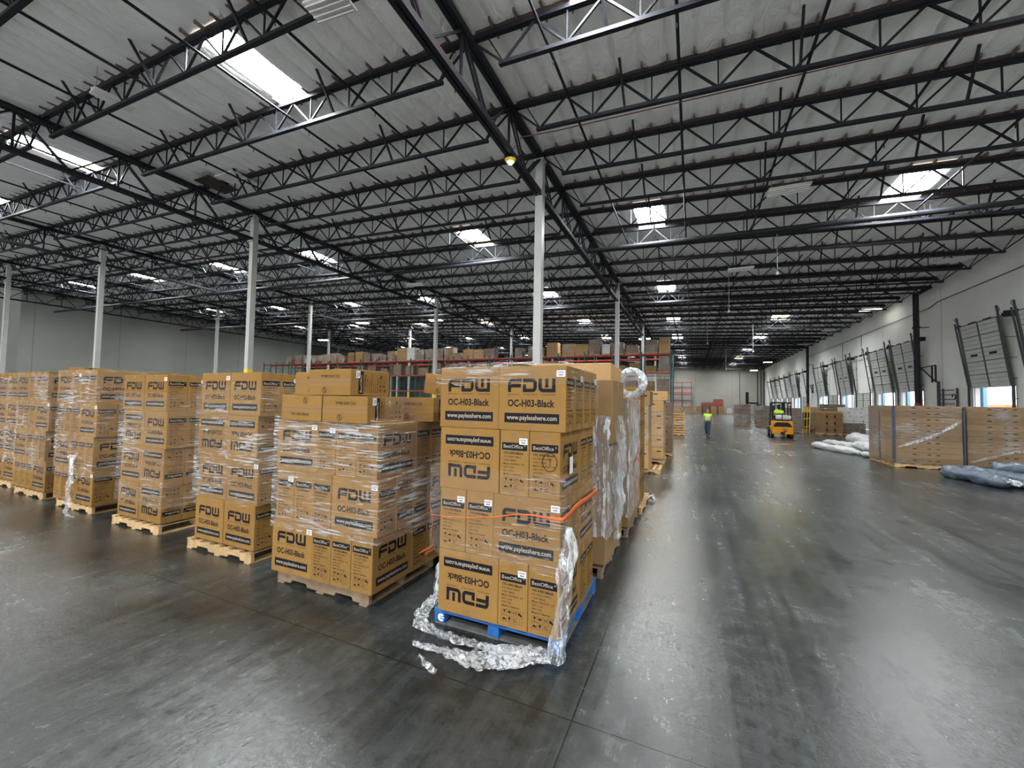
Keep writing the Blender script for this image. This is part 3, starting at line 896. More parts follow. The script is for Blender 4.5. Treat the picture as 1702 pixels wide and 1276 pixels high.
LAY = ['bottom layer', 'second layer', 'third layer', 'top layer']
def stack(xr, yf, z0, layers, where, rot=0.0, hs=1.0, group=None):
    """layers: list of (pattern, front flips, side flips, stickers). xr/yf = right edge / front edge.
    pattern letters left to right: H = wide block seen from its large face, V = narrow ends"""
    W2 = {'H': CW, 'V': CD}
    Rz = Matrix.Rotation(rot, 4, 'Z')
    piv = Vector((xr, yf, 0))
    def put(cx, cyy, z, kind, flip, lab, st):
        p = piv + (Rz @ Vector((cx - xr, cyy - yf, 0)))
        rzz = rot if kind == 'H' else rot - math.pi / 2
        carton(p.x, p.y, z, rzz, flip, label=lab, stick=st, hs=hs)
    for li, (pat, ff, sf, st, dx) in enumerate(layers):
        z = z0 + li * CH * hs
        total = sum(W2[c] + .004 for c in pat)
        nH = pat.count('H'); nV = pat.count('V')
        x = xr - total + dx
        name = LAY[li] if li < 4 else 'loose top layer'
        for i, c in enumerate(pat):
            wd = W2[c]
            up = 'inverted ' if ff[i] == 'd' else ''
            fc = 'wide logo side' if c == 'H' else 'narrow printed end'
            lab = '%scarton, %s forward, %s in front row, %s, %s' % (up, fc, ORD[i], name, where)
            depth = CD if c == 'H' else CW
            stk = None
            if i in st:
                stk = ('F', .515, .445) if c == 'H' else ('E', .20, .425)
                if ff[i] == 'd': stk = (stk[0], stk[1], stk[2])
            put(x + wd / 2, yf + depth / 2, z, c, ff[i] == 'd', lab, stk)
            x += wd + .004
        # boxes behind, right-hand side of the stack
        last = pat[-1]
        xe = xr + dx
        if nV and nH:
            if last == 'H':
                y = yf + CD + .004
                k = 0
                while k < len(pat) - 2 and pat.count('V') > k + 1:
                    put(xe - CW / 2, y + CD / 2, z, 'H', sf[min(k, len(sf) - 1)] == 'd', 'carton, narrow end sideways, %s behind front, %s, %s' % (ORD[k], name, where), None)
                    y += CD + .004; k += 1
                put(xe - CD / 2, y + CW / 2, z, 'V', sf[-1] == 'd', 'carton, wide side facing right, rear right, %s, %s' % (name, where), None)
                put(xe - CD * 1.5 - .004, y + CW / 2, z, 'V', False, 'carton, second from right at rear, %s, %s' % (name, where), None)
            else:
                y = yf + CW + .004
                for k in range(nV):
                    put(xe - CW / 2, y + CD / 2, z, 'H', sf[k % len(sf)] == 'd', 'carton, narrow end sideways, %s from rear, %s, %s' % (ORD[nV - 1 - k], name, where), None)
                    y += CD + .004
        else:
            y = yf + CD + .004
            for k in range(3):
                put(xe - CW / 2, y + CD / 2, z, 'H', sf[k] == 'd', 'carton, narrow end sideways, %s behind front right, %s, %s' % (ORD[k], name, where), ('E', .20, .425) if (li + k) % 2 else None)
                if li == len(layers) - 1:
                    put(xe - CW * 1.5 - .004, y + CD / 2, z, 'H', False, 'carton, left column, %s behind front, %s, %s' % (ORD[k], name, where), None)
                y += CD + .004

def pallet_meshes():
    d = {}
    d['stringer'] = MB().prism([(-.61, .016), (-.61, .106), (.61, .106), (.61, .016), (.42, .016), (.40, .05), (.20, .05), (.18, .016), (-.18, .016), (-.20, .05), (-.40, .05), (-.42, .016)], -.019, .019).mesh('stringer', [m_pine])
    d['board'] = MB().box(-.048, -.51, 0, .048, .51, .016).mesh('deck_board', [m_pine], bevel=.002)
    d['block'] = MB().box(-.05, -.07, .016, .05, .07, .1).mesh('block', [m_blue], bevel=.004)
    d['bblock'] = MB().box(-.07, -.05, .016, .07, .05, .1).mesh('block', [m_blue], bevel=.004)
    d['bboard'] = MB().box(-.05, -.60, 0, .05, .60, .016).mesh('deck_board', [m_blue], bevel=.002)
    return d
PM = pallet_meshes()
_pp = {}
def pallet(x, y, rz, label, group=None, old=False, sx=1.0, sy=1.0):
    """stringer pallet centred at x,y: 1.22 along its own x, 1.02 along y, 0.138 high"""
    key = old
    if key not in _pp:
        r = thing('wooden_pallet', label, 'pallet', (x, y, 0), rz, group)
        mt = m_oldwood if old else m_pine
        def part(n, me, loc, rzz=0):
            m2 = me
            if old:
                k = me.name + '_old'
                m2 = bpy.data.meshes.get(k) or me.copy()
                m2.name = k; m2.materials[0] = mt
            return link(n, m2, r, loc, rzz)
        for yy in (-.48, 0, .48): part('stringer', PM['stringer'], (0, yy, 0))
        for k in range(7): part('deck_board', PM['board'], (-.555 + k * .185, 0, .106))
        for k in (-.55, 0, .55): part('bottom_board', PM['board'], (k, 0, 0))
        _pp[key] = r
        r.scale = (sx, sy, 1)
        return r
    r = dup(_pp[key], (x, y, 0), rz, label)
    if 'group' in r.keys() and not group: del r['group']
    if group: r['group'] = group
    r.scale = (sx, sy, 1)
    return r

def blue_pallet(x, y, rz, label):
    r = thing('blue_pallet', label, 'pallet', (x, y, 0), rz)
    wb_ = PM['bboard'].copy(); wb_.materials[0] = m_worn
    for bx in (-.48, 0, .48):
        for by in (-.53, 0, .53):
            link('block', PM['block'], r, (bx * 1.06, by, 0))
    for k in (-.5, 0, .5): link('bottom_board', wb_, r, (k, 0, 0))
    for k in range(7): link('deck_board', PM['bboard'], r, (-.51 + k * .17, 0, .116))
    for s in (-.55, 0, .55):
        MB().box(-.56, s - .05, .1, .56, s + .05, .116).build('stringer_board', m_blue, r)
    for yy in (-.59, .49): MB().box(-.56, yy, 0, .56, yy + .1, .016).build('bottom_board', m_worn, r)
    mb = MB(); F_ = Face(mb, (-.49, -.5995, .058), (1, 0, 0), (0, 0, 1), .002); F_.ring(0, 0, .014, .033, 40, 320, 0, 10); F_.rect(-.01, -.004, .03, .006, 0)
    mb.build('white_paint_mark', m_stick, r, bevel=.0)
    return r

# film sleeves -------------------------------------------------------
def sleeve(name, label, x0, x1, y0, y1, z0, z1, mat_, amp=0.010, seed=0, top=False, off=0.012, res=0.05, rag=0.03, sides='FRBL', rot=0.0, group=None):
    x0 -= off; x1 += off; y0 -= off; y1 += off
    rg = random.Random(seed)
    nz = max(2, int((z1 - z0) / res))
    path = []
    segs = {'F': ((x0, y0), (x1, y0)), 'R': ((x1, y0), (x1, y1)), 'B': ((x1, y1), (x0, y1)), 'L': ((x0, y1), (x0, y0))}
    mb = MB()
    pts = []
    nr = {'F': (0, -1), 'R': (1, 0), 'B': (0, 1), 'L': (-1, 0)}
    for s in sides:
        (ax, ay), (bx, by) = segs[s]
        n = max(2, int(math.hypot(bx - ax, by - ay) / res))
        for i in range(n + (1 if s == sides[-1] else 0)):
            t = i / n
            pts.append((ax + (bx - ax) * t, ay + (by - ay) * t, nr[s]))
    rows = []
    for k in range(nz + 1):
        row = []
        for (px, py, nn) in pts:
            tz = k / nz
            zz = z0 + (z1 - z0) * tz
            if k in (0, nz): zz += rg.uniform(-rag, rag * .4)
            a = noise.noise(Vector((px * 9 + seed, py * 9, zz * 14))) * amp
            a = max(a, -off * .6)
            row.append((px + nn[0] * a, py + nn[1] * a, zz))
        rows.append(row)
    base = 0
    for row in rows: mb.v += row
    n = len(pts)
    loop = len(sides) == 4
    for k in range(nz):
        for i in range(n if loop else n - 1):
            j = (i + 1) % n
            mb.f.append((k * n + i, k * n + j, (k + 1) * n + j, (k + 1) * n + i)); mb.m.append(0)
    if top:
        tn = 14
        b0 = len(mb.v)
        for i in range(tn + 1):
            for j in range(tn + 1):
                px = x0 + (x1 - x0) * i / tn; py = y0 + (y1 - y0) * j / tn
                e = min(i, j, tn - i, tn - j)
                mb.v.append((px, py, z1 + (0.008 if e == 0 else 0.02 + abs(noise.noise(Vector((px * 5, py * 5, seed)))) * (.06 if top == 2 else .03))))
        for i in range(tn):
            for j in range(tn):
                q = b0 + i * (tn + 1) + j
                mb.f.append((q, q + tn + 1, q + tn + 2, q + 1)); mb.m.append(0)
    o = mb.build(name, mat_, smooth=True)
    if rot:
        pv = Vector((x1, y0, 0))
        o.matrix_world = Matrix.Translation(pv) @ Matrix.Rotation(rot, 4, 'Z') @ Matrix.Translation(-pv)
    tag(o, label, 'plastic film', group)
    return o

def ribbon(name, label, cat, pts, widths, mat_, n=7, crumple=.02, seed=0, sub=6, side=None, floor=False, thick=0.0):
    P = [Vector(p) for p in pts]
    fine, fw = [], []
    for i in range(len(P) - 1):
        p0 = P[max(i - 1, 0)]; p1 = P[i]; p2 = P[i + 1]; p3 = P[min(i + 2, len(P) - 1)]
        for k in range(sub):
            t = k / sub
            fine.append(0.5 * ((2 * p1) + (-p0 + p2) * t + (2 * p0 - 5 * p1 + 4 * p2 - p3) * t * t + (-p0 + 3 * p1 - 3 * p2 + p3) * t ** 3))
            fw.append(widths[i] * (1 - t) + widths[i + 1] * t)
    fine.append(P[-1]); fw.append(widths[-1])
    mb = MB()
    for i, p in enumerate(fine):
        d = (fine[min(i + 1, len(fine) - 1)] - fine[max(i - 1, 0)]).normalized()
        s = side if side is not None else Vector((0, 0, 1)).cross(d).normalized()
        s = Vector(s)
        nn = d.cross(s).normalized()
        for j in range(n):
            u = j / (n - 1) - .5
            a = (noise.noise(p * 9 + s * u * 14 + Vector((seed, 0, 0))) + .45 * noise.noise(p * 34 + s * u * 40 + Vector((0, seed, 0)))) * crumple
            b = noise.noise(Vector((i * .16, j * .5 + 5, seed + 9))) * crumple * 1.5
            q = p + s * (u * fw[i] + b) + nn * a
            if floor: q.z = max(0.004, q.z + abs(a) * 1.3)
            mb.v.append(tuple(q))
    for i in range(len(fine) - 1):
        for j in range(n - 1):
            q = i * n + j
            mb.f.append((q, q + 1, q + n + 1, q + n)); mb.m.append(0)
    o = mb.build(name, mat_, smooth=True)
    if thick:
        md = o.modifiers.new('s', 'SOLIDIFY'); md.thickness = thick; md.offset = 0
    tag(o, label, cat)
    return o
# ------------------------------------------------------------------ front row of pallets
PZ = 0.142
# stack 1, on the blue pallet beside the aisle
stack(-0.89, 2.935, PZ, [
    ('HVV', 'duu', 'uu', (1,), 0.0),
    ('VVH', 'uuu', 'uu', (0, 1, 2), 0.0),
    ('HVV', 'duu', 'uu', (1,), -0.01),
    ('HH', 'uu', 'uuu', (1,), 0.03)], 'blue pallet stack')
blue_pallet(-1.455, 3.575, 0.0, 'blue painted block pallet under the front right carton stack')
S1, S2, S3, S4, S5, S6, S7 = ('second stack from aisle', 'third stack from aisle', 'fourth stack from aisle', 'fifth stack from aisle', 'sixth stack from aisle', 'seventh stack from aisle', 'x')
stack(-2.60, 2.86, PZ, [
    ('HVVV', 'uuuu', 'uuu', (0,), 0.0),
    ('VVVH', 'uuuu', 'ddu', (0, 3), 0.04),
    ('HVVV', 'uuuu', 'uuu', (0, 1), 0.02)], S1, rot=0.012)
zt = PZ + 3 * CH
carton(-3.52, 3.06, zt, lie=2, label='carton lying flat, left of the two, fourth layer, second stack from aisle', jit=.4)
carton(-2.94, 3.05, zt, lie=1, label='carton lying flat, right of the two, fourth layer, second stack from aisle', stick=('E', .2, .42), jit=.4)
carton(-3.15, 3.06, zt + CD + .006, rz=-.02, lie=1, label='carton lying flat alone on top of the second stack from aisle', stick=('E', .2, .42), jit=.4)
carton(-3.72, 3.36, zt + CD + .006, rz=.08, lie=1, label='carton lying flat behind the lone top one, second stack from aisle', stick=('E', .2, .42), jit=.4)
carton(-2.72, 3.75, zt, lie=1, label='carton lying flat at the rear right, fourth layer, second stack from aisle', jit=.4)
pallet(-3.30, 3.42, 0, 'dark old wooden pallet under the second stack from aisle', old=True)
# second row stack behind it, in the gap
stack(-2.58, 4.30, PZ, [
    ('HVVV', 'uuuu', 'uuu', (), 0.0), ('VVVH', 'uuuu', 'uu', (), 0.0), ('HVVV', 'uuuu', 'uuu', (), 0.0)], 'stack behind second one')
carton(-2.83, 4.42, PZ + 3 * CH, rz=.02, lie=1, label='carton lying at front, stack behind the second from aisle')
c = carton(-2.76, 4.40, PZ + 3 * CH + CD + .03, rz=-.1, lie=1, label='battered carton with open flaps behind the loose top cartons')
c.rotation_euler[1] += .12
pallet(-3.24, 4.9, 0, 'old pallet under the stack behind the second from aisle', old=True)

stack(-4.55, 3.07, PZ, [
    ('HH', 'uu', 'uuu', (), 0.02), ('HH', 'uu', 'uuu', (1,), 0.05), ('HH', 'dd', 'ddd', (), 0.01), ('HH', 'uu', 'uuu', (0,), 0.03)], S2, rot=0.0)
pallet(-5.16, 3.56, 0, 'pale pine pallet under the third stack from aisle')
stack(-6.56, 3.14, PZ, [
    ('HH', 'ud', 'ddd', (), 0.0), ('HH', 'ud', 'ddd', (), 0.02), ('HH', 'du', 'uuu', (), 0.04), ('HH', 'uu', 'uuu', (1,), 0.0)], S3)
pallet(-7.18, 3.63, 0, 'pale pine pallet under the fourth stack from aisle')
stack(-8.50, 3.16, PZ, [
    ('VVVH', 'uuuu', 'uuu', (3,), 0.0), ('HVVV', 'uuuu', 'uuu', (), -0.05), ('VVVH', 'uuuu', 'uuu', (3,), 0.0), ('HVVV', 'uuuu', 'uuu', (1,), -0.06)], S4, hs=1.05)
pallet(-9.2, 3.7, 0, 'pine pallet under the fifth stack from aisle')
stack(-10.42, 3.24, PZ, [
    ('VVVH', 'uuuu', 'uuu', (), 0.0), ('HVVV', 'uuuu', 'uuu', (), -0.08), ('VVVH', 'uuuu', 'uuu', (3,), 0.0), ('HVVV', 'uuuu', 'uuu', (), -0.12)], S5, hs=1.05)
pallet(-11.1, 3.75, 0, 'pine pallet under the sixth stack from aisle')
stack(-12.25, 3.38, PZ, [
    ('HH', 'uu', 'uuu', (), 0.0), ('HH', 'uu', 'uuu', (1,), 0.0), ('HH', 'uu', 'uuu', (), 0.0), ('HH', 'uu', 'uuu', (1,), 0.0)], S6, hs=1.05)
pallet(-12.85, 3.85, 0, 'pine pallet under the leftmost front stack')
carton(-14.0, 5.0, 2.28, rz=.2, lie=1, label='loose carton lying high behind the leftmost front stacks')
carton(-13.6, 4.6, 1.72, lie=0, label='upright carton under the loose high one behind the leftmost stacks')
carton(-13.95, 5.02, 1.72, lie=0, rz=.05, label='upright rear carton under the loose high one, leftmost stacks')
for k, z in enumerate((.142, .67, 1.195)):
    for q in (0, 1):
        carton(-13.62 - q * .57, 4.75 , z, label='carton in the %s, %s column, hidden stack behind the leftmost ones' % (LAY[k], ('right', 'left')[q]))
pallet(-13.9, 5.1, 0, 'pine pallet under the stack hidden behind the leftmost ones')

# films
sleeve('stretch_film', 'clear stretch film over the top rear of the blue pallet stack', -2.0, -0.86, 3.02, 3.98, 1.86, 2.185, m_film2, seed=1, top=2, sides='RBL', amp=.014)
sleeve('stretch_film', 'clear stretch film band on the front top edge of blue pallet stack', -2.0, -0.86, 2.92, 3.98, 2.04, 2.18, m_film, seed=31, sides='F')
sleeve('stretch_film', 'clear stretch film round the middle layers of the blue pallet stack', -2.03, -0.87, 2.92, 3.98, 0.63, 1.37, m_film, seed=2, sides='FRBL')
sleeve('stretch_film', 'clear stretch film round the upper layers, second stack from aisle', -3.93, -2.55, 2.85, 4.2, 0.60, 1.72, m_film, seed=3, sides='FRL', rot=0)
sleeve('stretch_film', 'thin film stretched round the flat cartons, second stack from aisle', -3.82, -2.63, 3.04, 4.05, 1.66, 1.93, m_film2, seed=4, sides='FRL')
for i, (xa, xb, yf, z0, z1, wh) in enumerate(((-5.69, -4.50, 3.06, .66, 2.05, 'third'), (-7.72, -6.52, 3.13, .36, 1.92, 'fourth'), (-9.83, -8.48, 3.15, .56, 2.28, 'fifth'), (-11.75, -10.40, 3.23, .45, 2.25, 'sixth'), (-13.4, -12.2, 3.37, .5, 2.2, 'seventh'))):
    sleeve('stretch_film', 'clear stretch film wrapped round the %s stack from aisle' % wh, xa, xb, yf, yf + 1.1, z0, z1, m_film if i % 2 else m_film2, seed=5 + i, sides='FRL', res=.06)
Xp = Vector((1, 0, 0))
ribbon('loose_film', 'bunched clear film trailing on the floor in front of the blue pallet', 'plastic film',
       [(-1.95, 2.60, .03), (-1.73, 2.62, .03), (-1.55, 2.62, .04), (-1.38, 2.63, .05), (-1.2, 2.72, .05), (-1.05, 2.83, .06), (-.92, 2.86, .07)], [.01, .06, .12, .24, .2, .2, .16], m_filmh, n=22, crumple=.022, seed=1, floor=True, sub=14)
ribbon('loose_film', 'film tail lying along the floor at the blue pallet front left', 'plastic film',
       [(-2.18, 3.25, .06), (-2.16, 3.02, .03), (-2.06, 2.86, .03), (-1.85, 2.80, .03), (-1.6, 2.78, .04), (-1.35, 2.79, .05), (-1.1, 2.86, .06)], [.12, .12, .11, .09, .08, .09, .12], m_filmh, n=14, crumple=.022, seed=2, floor=True, sub=14)
ribbon('loose_film', 'film hanging down the left rear corner of the blue pallet stack', 'plastic film',
       [(-2.12, 3.3, .75), (-2.14, 3.28, .5), (-2.17, 3.27, .25), (-2.18, 3.2, .04)], [.05, .08, .1, .14], m_filmv, n=6, crumple=.05, seed=3, side=(.8, -.6, 0))
ribbon('loose_film', 'film strip hanging down the front right corner of blue pallet stack', 'plastic film',
       [(-.80, 2.87, 1.0), (-.81, 2.86, .8), (-.83, 2.86, .55), (-.87, 2.85, .3), (-.90, 2.85, .12), (-.95, 2.83, .03)], [.01, .10, .11, .10, .11, .2], m_filmv, n=8, crumple=.045, seed=4, side=(.95, .3, 0))
ribbon('loose_film', 'film tail hanging down the front corner of the fifth stack', 'plastic film',
       [(-9.1, 3.12, .9), (-9.05, 3.10, .6), (-9.02, 3.08, .3), (-8.9, 3.02, .03), (-8.62, 2.98, .02)], [.3, .1, .08, .14, .22], m_filmh, n=7, crumple=.05, seed=5, side=Xp)
ribbon('torn_film_scrap', 'small torn film scrap on the floor left of the trailing film', 'plastic film', [(-1.84, 2.53, .01), (-1.76, 2.48, .01), (-1.68, 2.45, .01), (-1.62, 2.44, .01)], [.006, .012, .05, .04], m_filmh, n=5, crumple=.02, seed=6, floor=True)
ribbon('torn_film_scrap', 'crumpled white film scrap on the aisle floor beyond the wrapped pallets', 'plastic film', [(-.86, 8.45, .02), (-.76, 8.38, .04), (-.66, 8.34, .02)], [.06, .14, .06], m_bagw, n=6, crumple=.06, seed=7, floor=True)
ribbon('orange_strap', 'flat orange strap across the aisle side of the blue pallet stack', 'strap', [(-.845, 3.98, 1.045), (-.84, 3.6, 1.06), (-.84, 3.2, 1.075), (-.845, 2.97, 1.055), (-.87, 2.905, 1.035)], [.05, .045, .05, .045, .03], m_orng, n=3, crumple=.004, seed=8, side=(0, 0, 1), thick=.0015)
ribbon('orange_strap', 'twisted orange strap across the front of the blue pallet stack', 'strap', [(-.87, 2.905, 1.035), (-1.0, 2.895, 1.035), (-1.12, 2.895, 1.04), (-1.28, 2.895, 1.02), (-1.43, 2.895, .985), (-1.7, 2.895, .945), (-2.03, 2.895, .93)], [.03, .016, .012, .010, .008, .006, .006], m_orng, n=3, crumple=.003, seed=9, side=(0, 0, 1), thick=.0015)
mb = MB()
mb.tube([(-2.04, 2.9, 1.05), (-2.06, 2.93, 1.0), (-2.035, 2.92, .95), (-2.06, 2.98, .85), (-2.09, 3.0, .7), (-2.06, 3.0, .64), (-2.18, 3.02, .56), (-2.24, 3.04, .52), (-2.1, 3.02, .6), (-2.16, 3.02, .53), (-2.06, 3.0, .6)], .0022, 4)
_pm = [o for o in C.objects if o.get('label', '').startswith('carton, narrow printed end forward, third in front row, third layer, blue')]
mb2 = MB(); mb2.tube([(-.985 + .058 * math.cos(a), 2.929, 1.44 + .07 * math.sin(a)) for a in [i * 2 * math.pi / 20 for i in range(21)]], .0022, 4); mb2.tube([(-.985, 2.929, 1.47), (-.98, 2.929, 1.415)], .002, 4)
pmk = mb2.build('pen_circle', m_ink)
if _pm:
    bpy.context.view_layer.update(); pmk.parent = _pm[0]; pmk.matrix_parent_inverse = _pm[0].matrix_world.inverted()
lb = MB().box(-.886, 3.13, 1.33, -.883, 3.21, 1.46).build('paper_label', m_stick)
tag(lb, 'white paper label stuck on the aisle side of blue pallet stack', 'label')
tag(mb.build('orange_twine', m_orng), 'thin tangled orange twine at the left corner of blue pallet stack', 'twine')

# ------------------------------------------------------------------ plain cartons for everything further off
_cm = {}
def pc_mesh(sx, sy_, sz, mt, tape=True):
    key = (round(sx, 3), round(sy_, 3), round(sz, 3), mt.name)
    if key not in _cm:
        mb = MB().box(-sx / 2, -sy_ / 2, 0, sx / 2, sy_ / 2, sz - .003)
        me = mb.mesh('c', [mt], bevel=min(.006, sz * .04))
        bm = bmesh.new(); bm.from_mesh(me)
        mb = MB(); mb.v = [tuple(v.co) for v in bm.verts]; mb.f = [tuple(v.index for v in f.verts) for f in bm.faces]; mb.m = [0] * len(mb.f)
        bm.free()
        if tape:
            w_ = .03
            F = Face(mb, (-sx / 2, -sy_ / 2, sz - .003), (1, 0, 0), (0, 1, 0), .001); F.rect(0, sy_ / 2 - w_, sx, sy_ / 2 + w_, 1)
            F = Face(mb, (-sx / 2, -sy_ / 2, 0), (1, 0, 0), (0, 0, 1), .001)
            ww = min(.24 * sx, .13); F.rect(sx * .62, sz * .62, sx * .62 + ww, sz * .62 + min(.12 * sz, .035), 2); F.rect(sx * .12, sz * .60, sx * .12 + ww, sz * .60 + min(.06 * sz, .025), 2)
            F = Face(mb, (-sx / 2, sy_ / 2, 0), (0, -1, 0), (0, 0, 1), .001); F.rect(sy_ / 2 - w_, sz * .75, sy_ / 2 + w_, sz - .004, 1)
            F = Face(mb, (sx / 2, -sy_ / 2, 0), (0, 1, 0), (0, 0, 1), .001); F.rect(sy_ / 2 - w_, sz * .75, sy_ / 2 + w_, sz - .004, 1)
        me = bpy.data.meshes.new('plain_carton')
        me.from_pydata(mb.v, [], mb.f)
        for q in (mt, m_tape, m_ink): me.materials.append(q)
        me.polygons.foreach_set('material_index', mb.m); me.update()
        _cm[key] = me
    return _cm[key]

def pcarton(cx, cyy, z, sx, sy_, sz, mt, label, group=None, rz=0.0, tape=True):
    o = link('plain_carton', pc_mesh(sx, sy_, sz, mt, tape), None, (cx, cyy, z), rz)
    return tag(o, label, 'box', group)

def load(x0, y0, z0, wd, dp, ht, nx, nz, mt, where, group, wrap=True, seed=0, rz=0.0, film=None, ny=1, pal=True, filmlab=None, filmgrp=None):
    """pallet load: nx by nz cartons seen from the front"""
    zz = z0
    if pal:
        p = pallet(x0 + wd / 2, y0 + dp / 2, 0, 'wooden pallet carrying the ' + where, sx=wd / 1.24, sy=dp / 1.04)
        p.location[2] = z0; zz = z0 + .14
        if z0 > 1: p['label'] = 'pallet on the tall red rack, under a carton load'; p['group'] = 'pallets on the red rack'
    cw, cd, chh = wd / nx, dp / ny, ht / nz
    for k in range(nz):
        for i in range(nx):
            for j in range(ny):
                pcarton(x0 + cw * (i + .5), y0 + cd * (j + .5), zz + k * chh, cw - .006, cd - .006, chh, mt, 'carton in the ' + where, 'cartons in the ' + where)
    if wrap:
        sleeve('stretch_film', filmlab or 'clear film wrapped round the ' + where, x0, x0 + wd, y0, y0 + dp, zz + .02, zz + ht - .01, film or m_film, seed=seed, res=.14, off=.016, amp=.012, rag=.02, group=filmgrp)

# aisle row behind the blue pallet
W = 'wrapped stack right behind the blue pallet'
for k, (z, h, dp) in enumerate(((.14, .40, 1.1), (.54, .45, 1.1), (.99, .46, 1.1))):
    pcarton(-1.35, 4.47 + dp / 2, z, .98, dp, h, m_card2, 'plain brown carton, %s, %s' % (LAY[k], W))
pcarton(-1.22, 4.47 + .36, 1.45, .86, .72, .70, m_card2, 'large plain brown carton near the top, ' + W)
pcarton(-1.35, 5.45, 1.45, .9, .5, .62, m_card2, 'rear upper carton, ' + W)
o = pcarton(-1.40, 5.32, 2.152, 1.0, 1.0, .22, m_card4, 'crushed flat carton on top, ' + W, rz=.04, tape=False)
pallet(-1.4, 5.05, math.pi / 2, 'old wooden pallet under the stack right behind the blue pallet', old=True)
sleeve('stretch_film', 'clear film round the ' + W, -1.84, -.85, 4.47, 5.57, .45, 1.75, m_filmv, seed=40, res=.06, amp=.03, sides='FRL', off=.02)
ribbon('loose_film', 'loose film sheet hanging on the aisle side right behind blue pallet', 'plastic film', [(-.80, 4.9, 1.75), (-.76, 4.9, 1.4), (-.76, 4.85, 1.0), (-.78, 4.8, .6), (-.80, 4.78, .35)], [.5, .55, .5, .35, .1], m_filmv, n=10, crumple=.06, seed=12, side=(0, 1, 0))
W = 'second wrapped stack behind the blue pallet'
for k in range(4):
    for q in range(2):
        pcarton(-1.33, 5.94 + .31 + q * .62, .14 + k * .455, 1.0, .61, .45, m_card2, 'plain brown carton, %s, %s part, %s' % (LAY[k], ('front', 'rear')[q], W))
pcarton(-1.35, 6.7, 1.965, .9, .5, .1, m_card4, 'thin flat carton on top, ' + W, tape=False)
pallet(-1.35, 6.56, math.pi / 2, 'wooden pallet under the second wrapped stack behind the blue pallet', old=True)
sleeve('stretch_film', 'clear film round the ' + W, -1.83, -.83, 5.94, 7.18, .3, 1.96, m_filmv, seed=41, res=.06, amp=.02, sides='FRL', off=.02)
pts = [(-.80 + .17 * math.cos(t), 5.93 + .05 * math.sin(3 * t), 2.18 + .17 * math.sin(t)) for t in [i * 2 * math.pi / 16 for i in range(17)]]
ribbon('film_coil', 'thick ring of bunched film standing on the second wrapped stack', 'plastic film', pts, [.16] * 17, m_filmh, n=9, crumple=.07, seed=13, side=(0, 1, 0), sub=3)
mb = MB().tube([(p[0], p[1] + .04, p[2]) for p in pts], .055, 7)
tag(mb.build('film_coil', m_filmh, smooth=True), 'inner rope of the film ring on the second wrapped stack', 'plastic film')
ribbon('orange_strap', 'orange strap stuck on the second wrapped stack behind blue pallet', 'strap', [(-.80, 6.95, 1.20), (-.795, 6.6, 1.05), (-.79, 6.35, .95), (-.79, 6.4, .8), (-.79, 6.5, .55)], [.05, .08, .08, .08, .1], m_orng, n=3, crumple=.01, seed=14, side=(0, .5, .85), thick=.002)
W = 'printed carton stack further down the aisle row'
for k in range(4):
    for q in range(3):
        carton(-1.12, 7.5 + q * .255, PZ + k * CH, label='printed carton, %s, %s from front, stack third behind blue pallet' % (LAY[k], ORD[q]))
pallet(-1.3, 7.9, math.pi / 2, 'wooden pallet under the printed stack third behind blue pallet')
W = 'narrow carton column on an oversized pallet'
for k, (h, mt) in enumerate(((.62, m_card4), (.45, m_card4), (.62, m_card2), (.4, m_card2))):
    pcarton(-1.33 if k < 3 else -1.3, 11.9, .14 + sum((.62, .45, .62, .4)[:k]), .5, .9, h, mt, 'carton, %s, narrow column on the oversized aisle pallet' % LAY[k])
pallet(-1.25, 12.1, 0, 'wooden pallet sticking out into the aisle under a narrow carton column', sx=.75)
sleeve('stretch_film', 'torn white film on the narrow carton column', -1.58, -1.08, 11.45, 12.35, .9, 1.9, m_film2, seed=43, res=.1)
W = 'wrapped brown stack under loose big cartons'
for k in range(4):
    for q in range(2):
        pcarton(-1.62 + q * .52, 14.15, .14 + k * .37, .515, 1.0, .365, m_card4, 'carton, %s, %s column, wrapped stack topped by big cartons' % (LAY[k], ('left', 'right')[q]))
pcarton(-1.36, 14.15, 1.62, 1.04, 1.0, .37, m_card4, 'big carton, lower of the two on the wrapped aisle stack')
pcarton(-1.28, 14.15, 1.99, 1.12, 1.0, .30, m_card4, 'big carton, upper of the two on the wrapped aisle stack')
pallet(-1.36, 14.2, 0, 'orange-tinted pallet under the wrapped stack topped by big cartons', sx=.9)
sleeve('stretch_film', 'shiny film round the wrapped stack topped by big cartons', -1.88, -.85, 13.65, 14.65, .55, 1.62, m_film, seed=44, res=.1, off=.02, amp=.02)
for k in range(4):
    pcarton(-1.08, 16.3, .14 + k * .45, .8, 1.0, .445, m_card3, 'dark brown carton, %s, last stack of the aisle row' % LAY[k])
pallet(-1.1, 16.3, 0, 'pallet under the last dark stack of the aisle row', sx=.72)
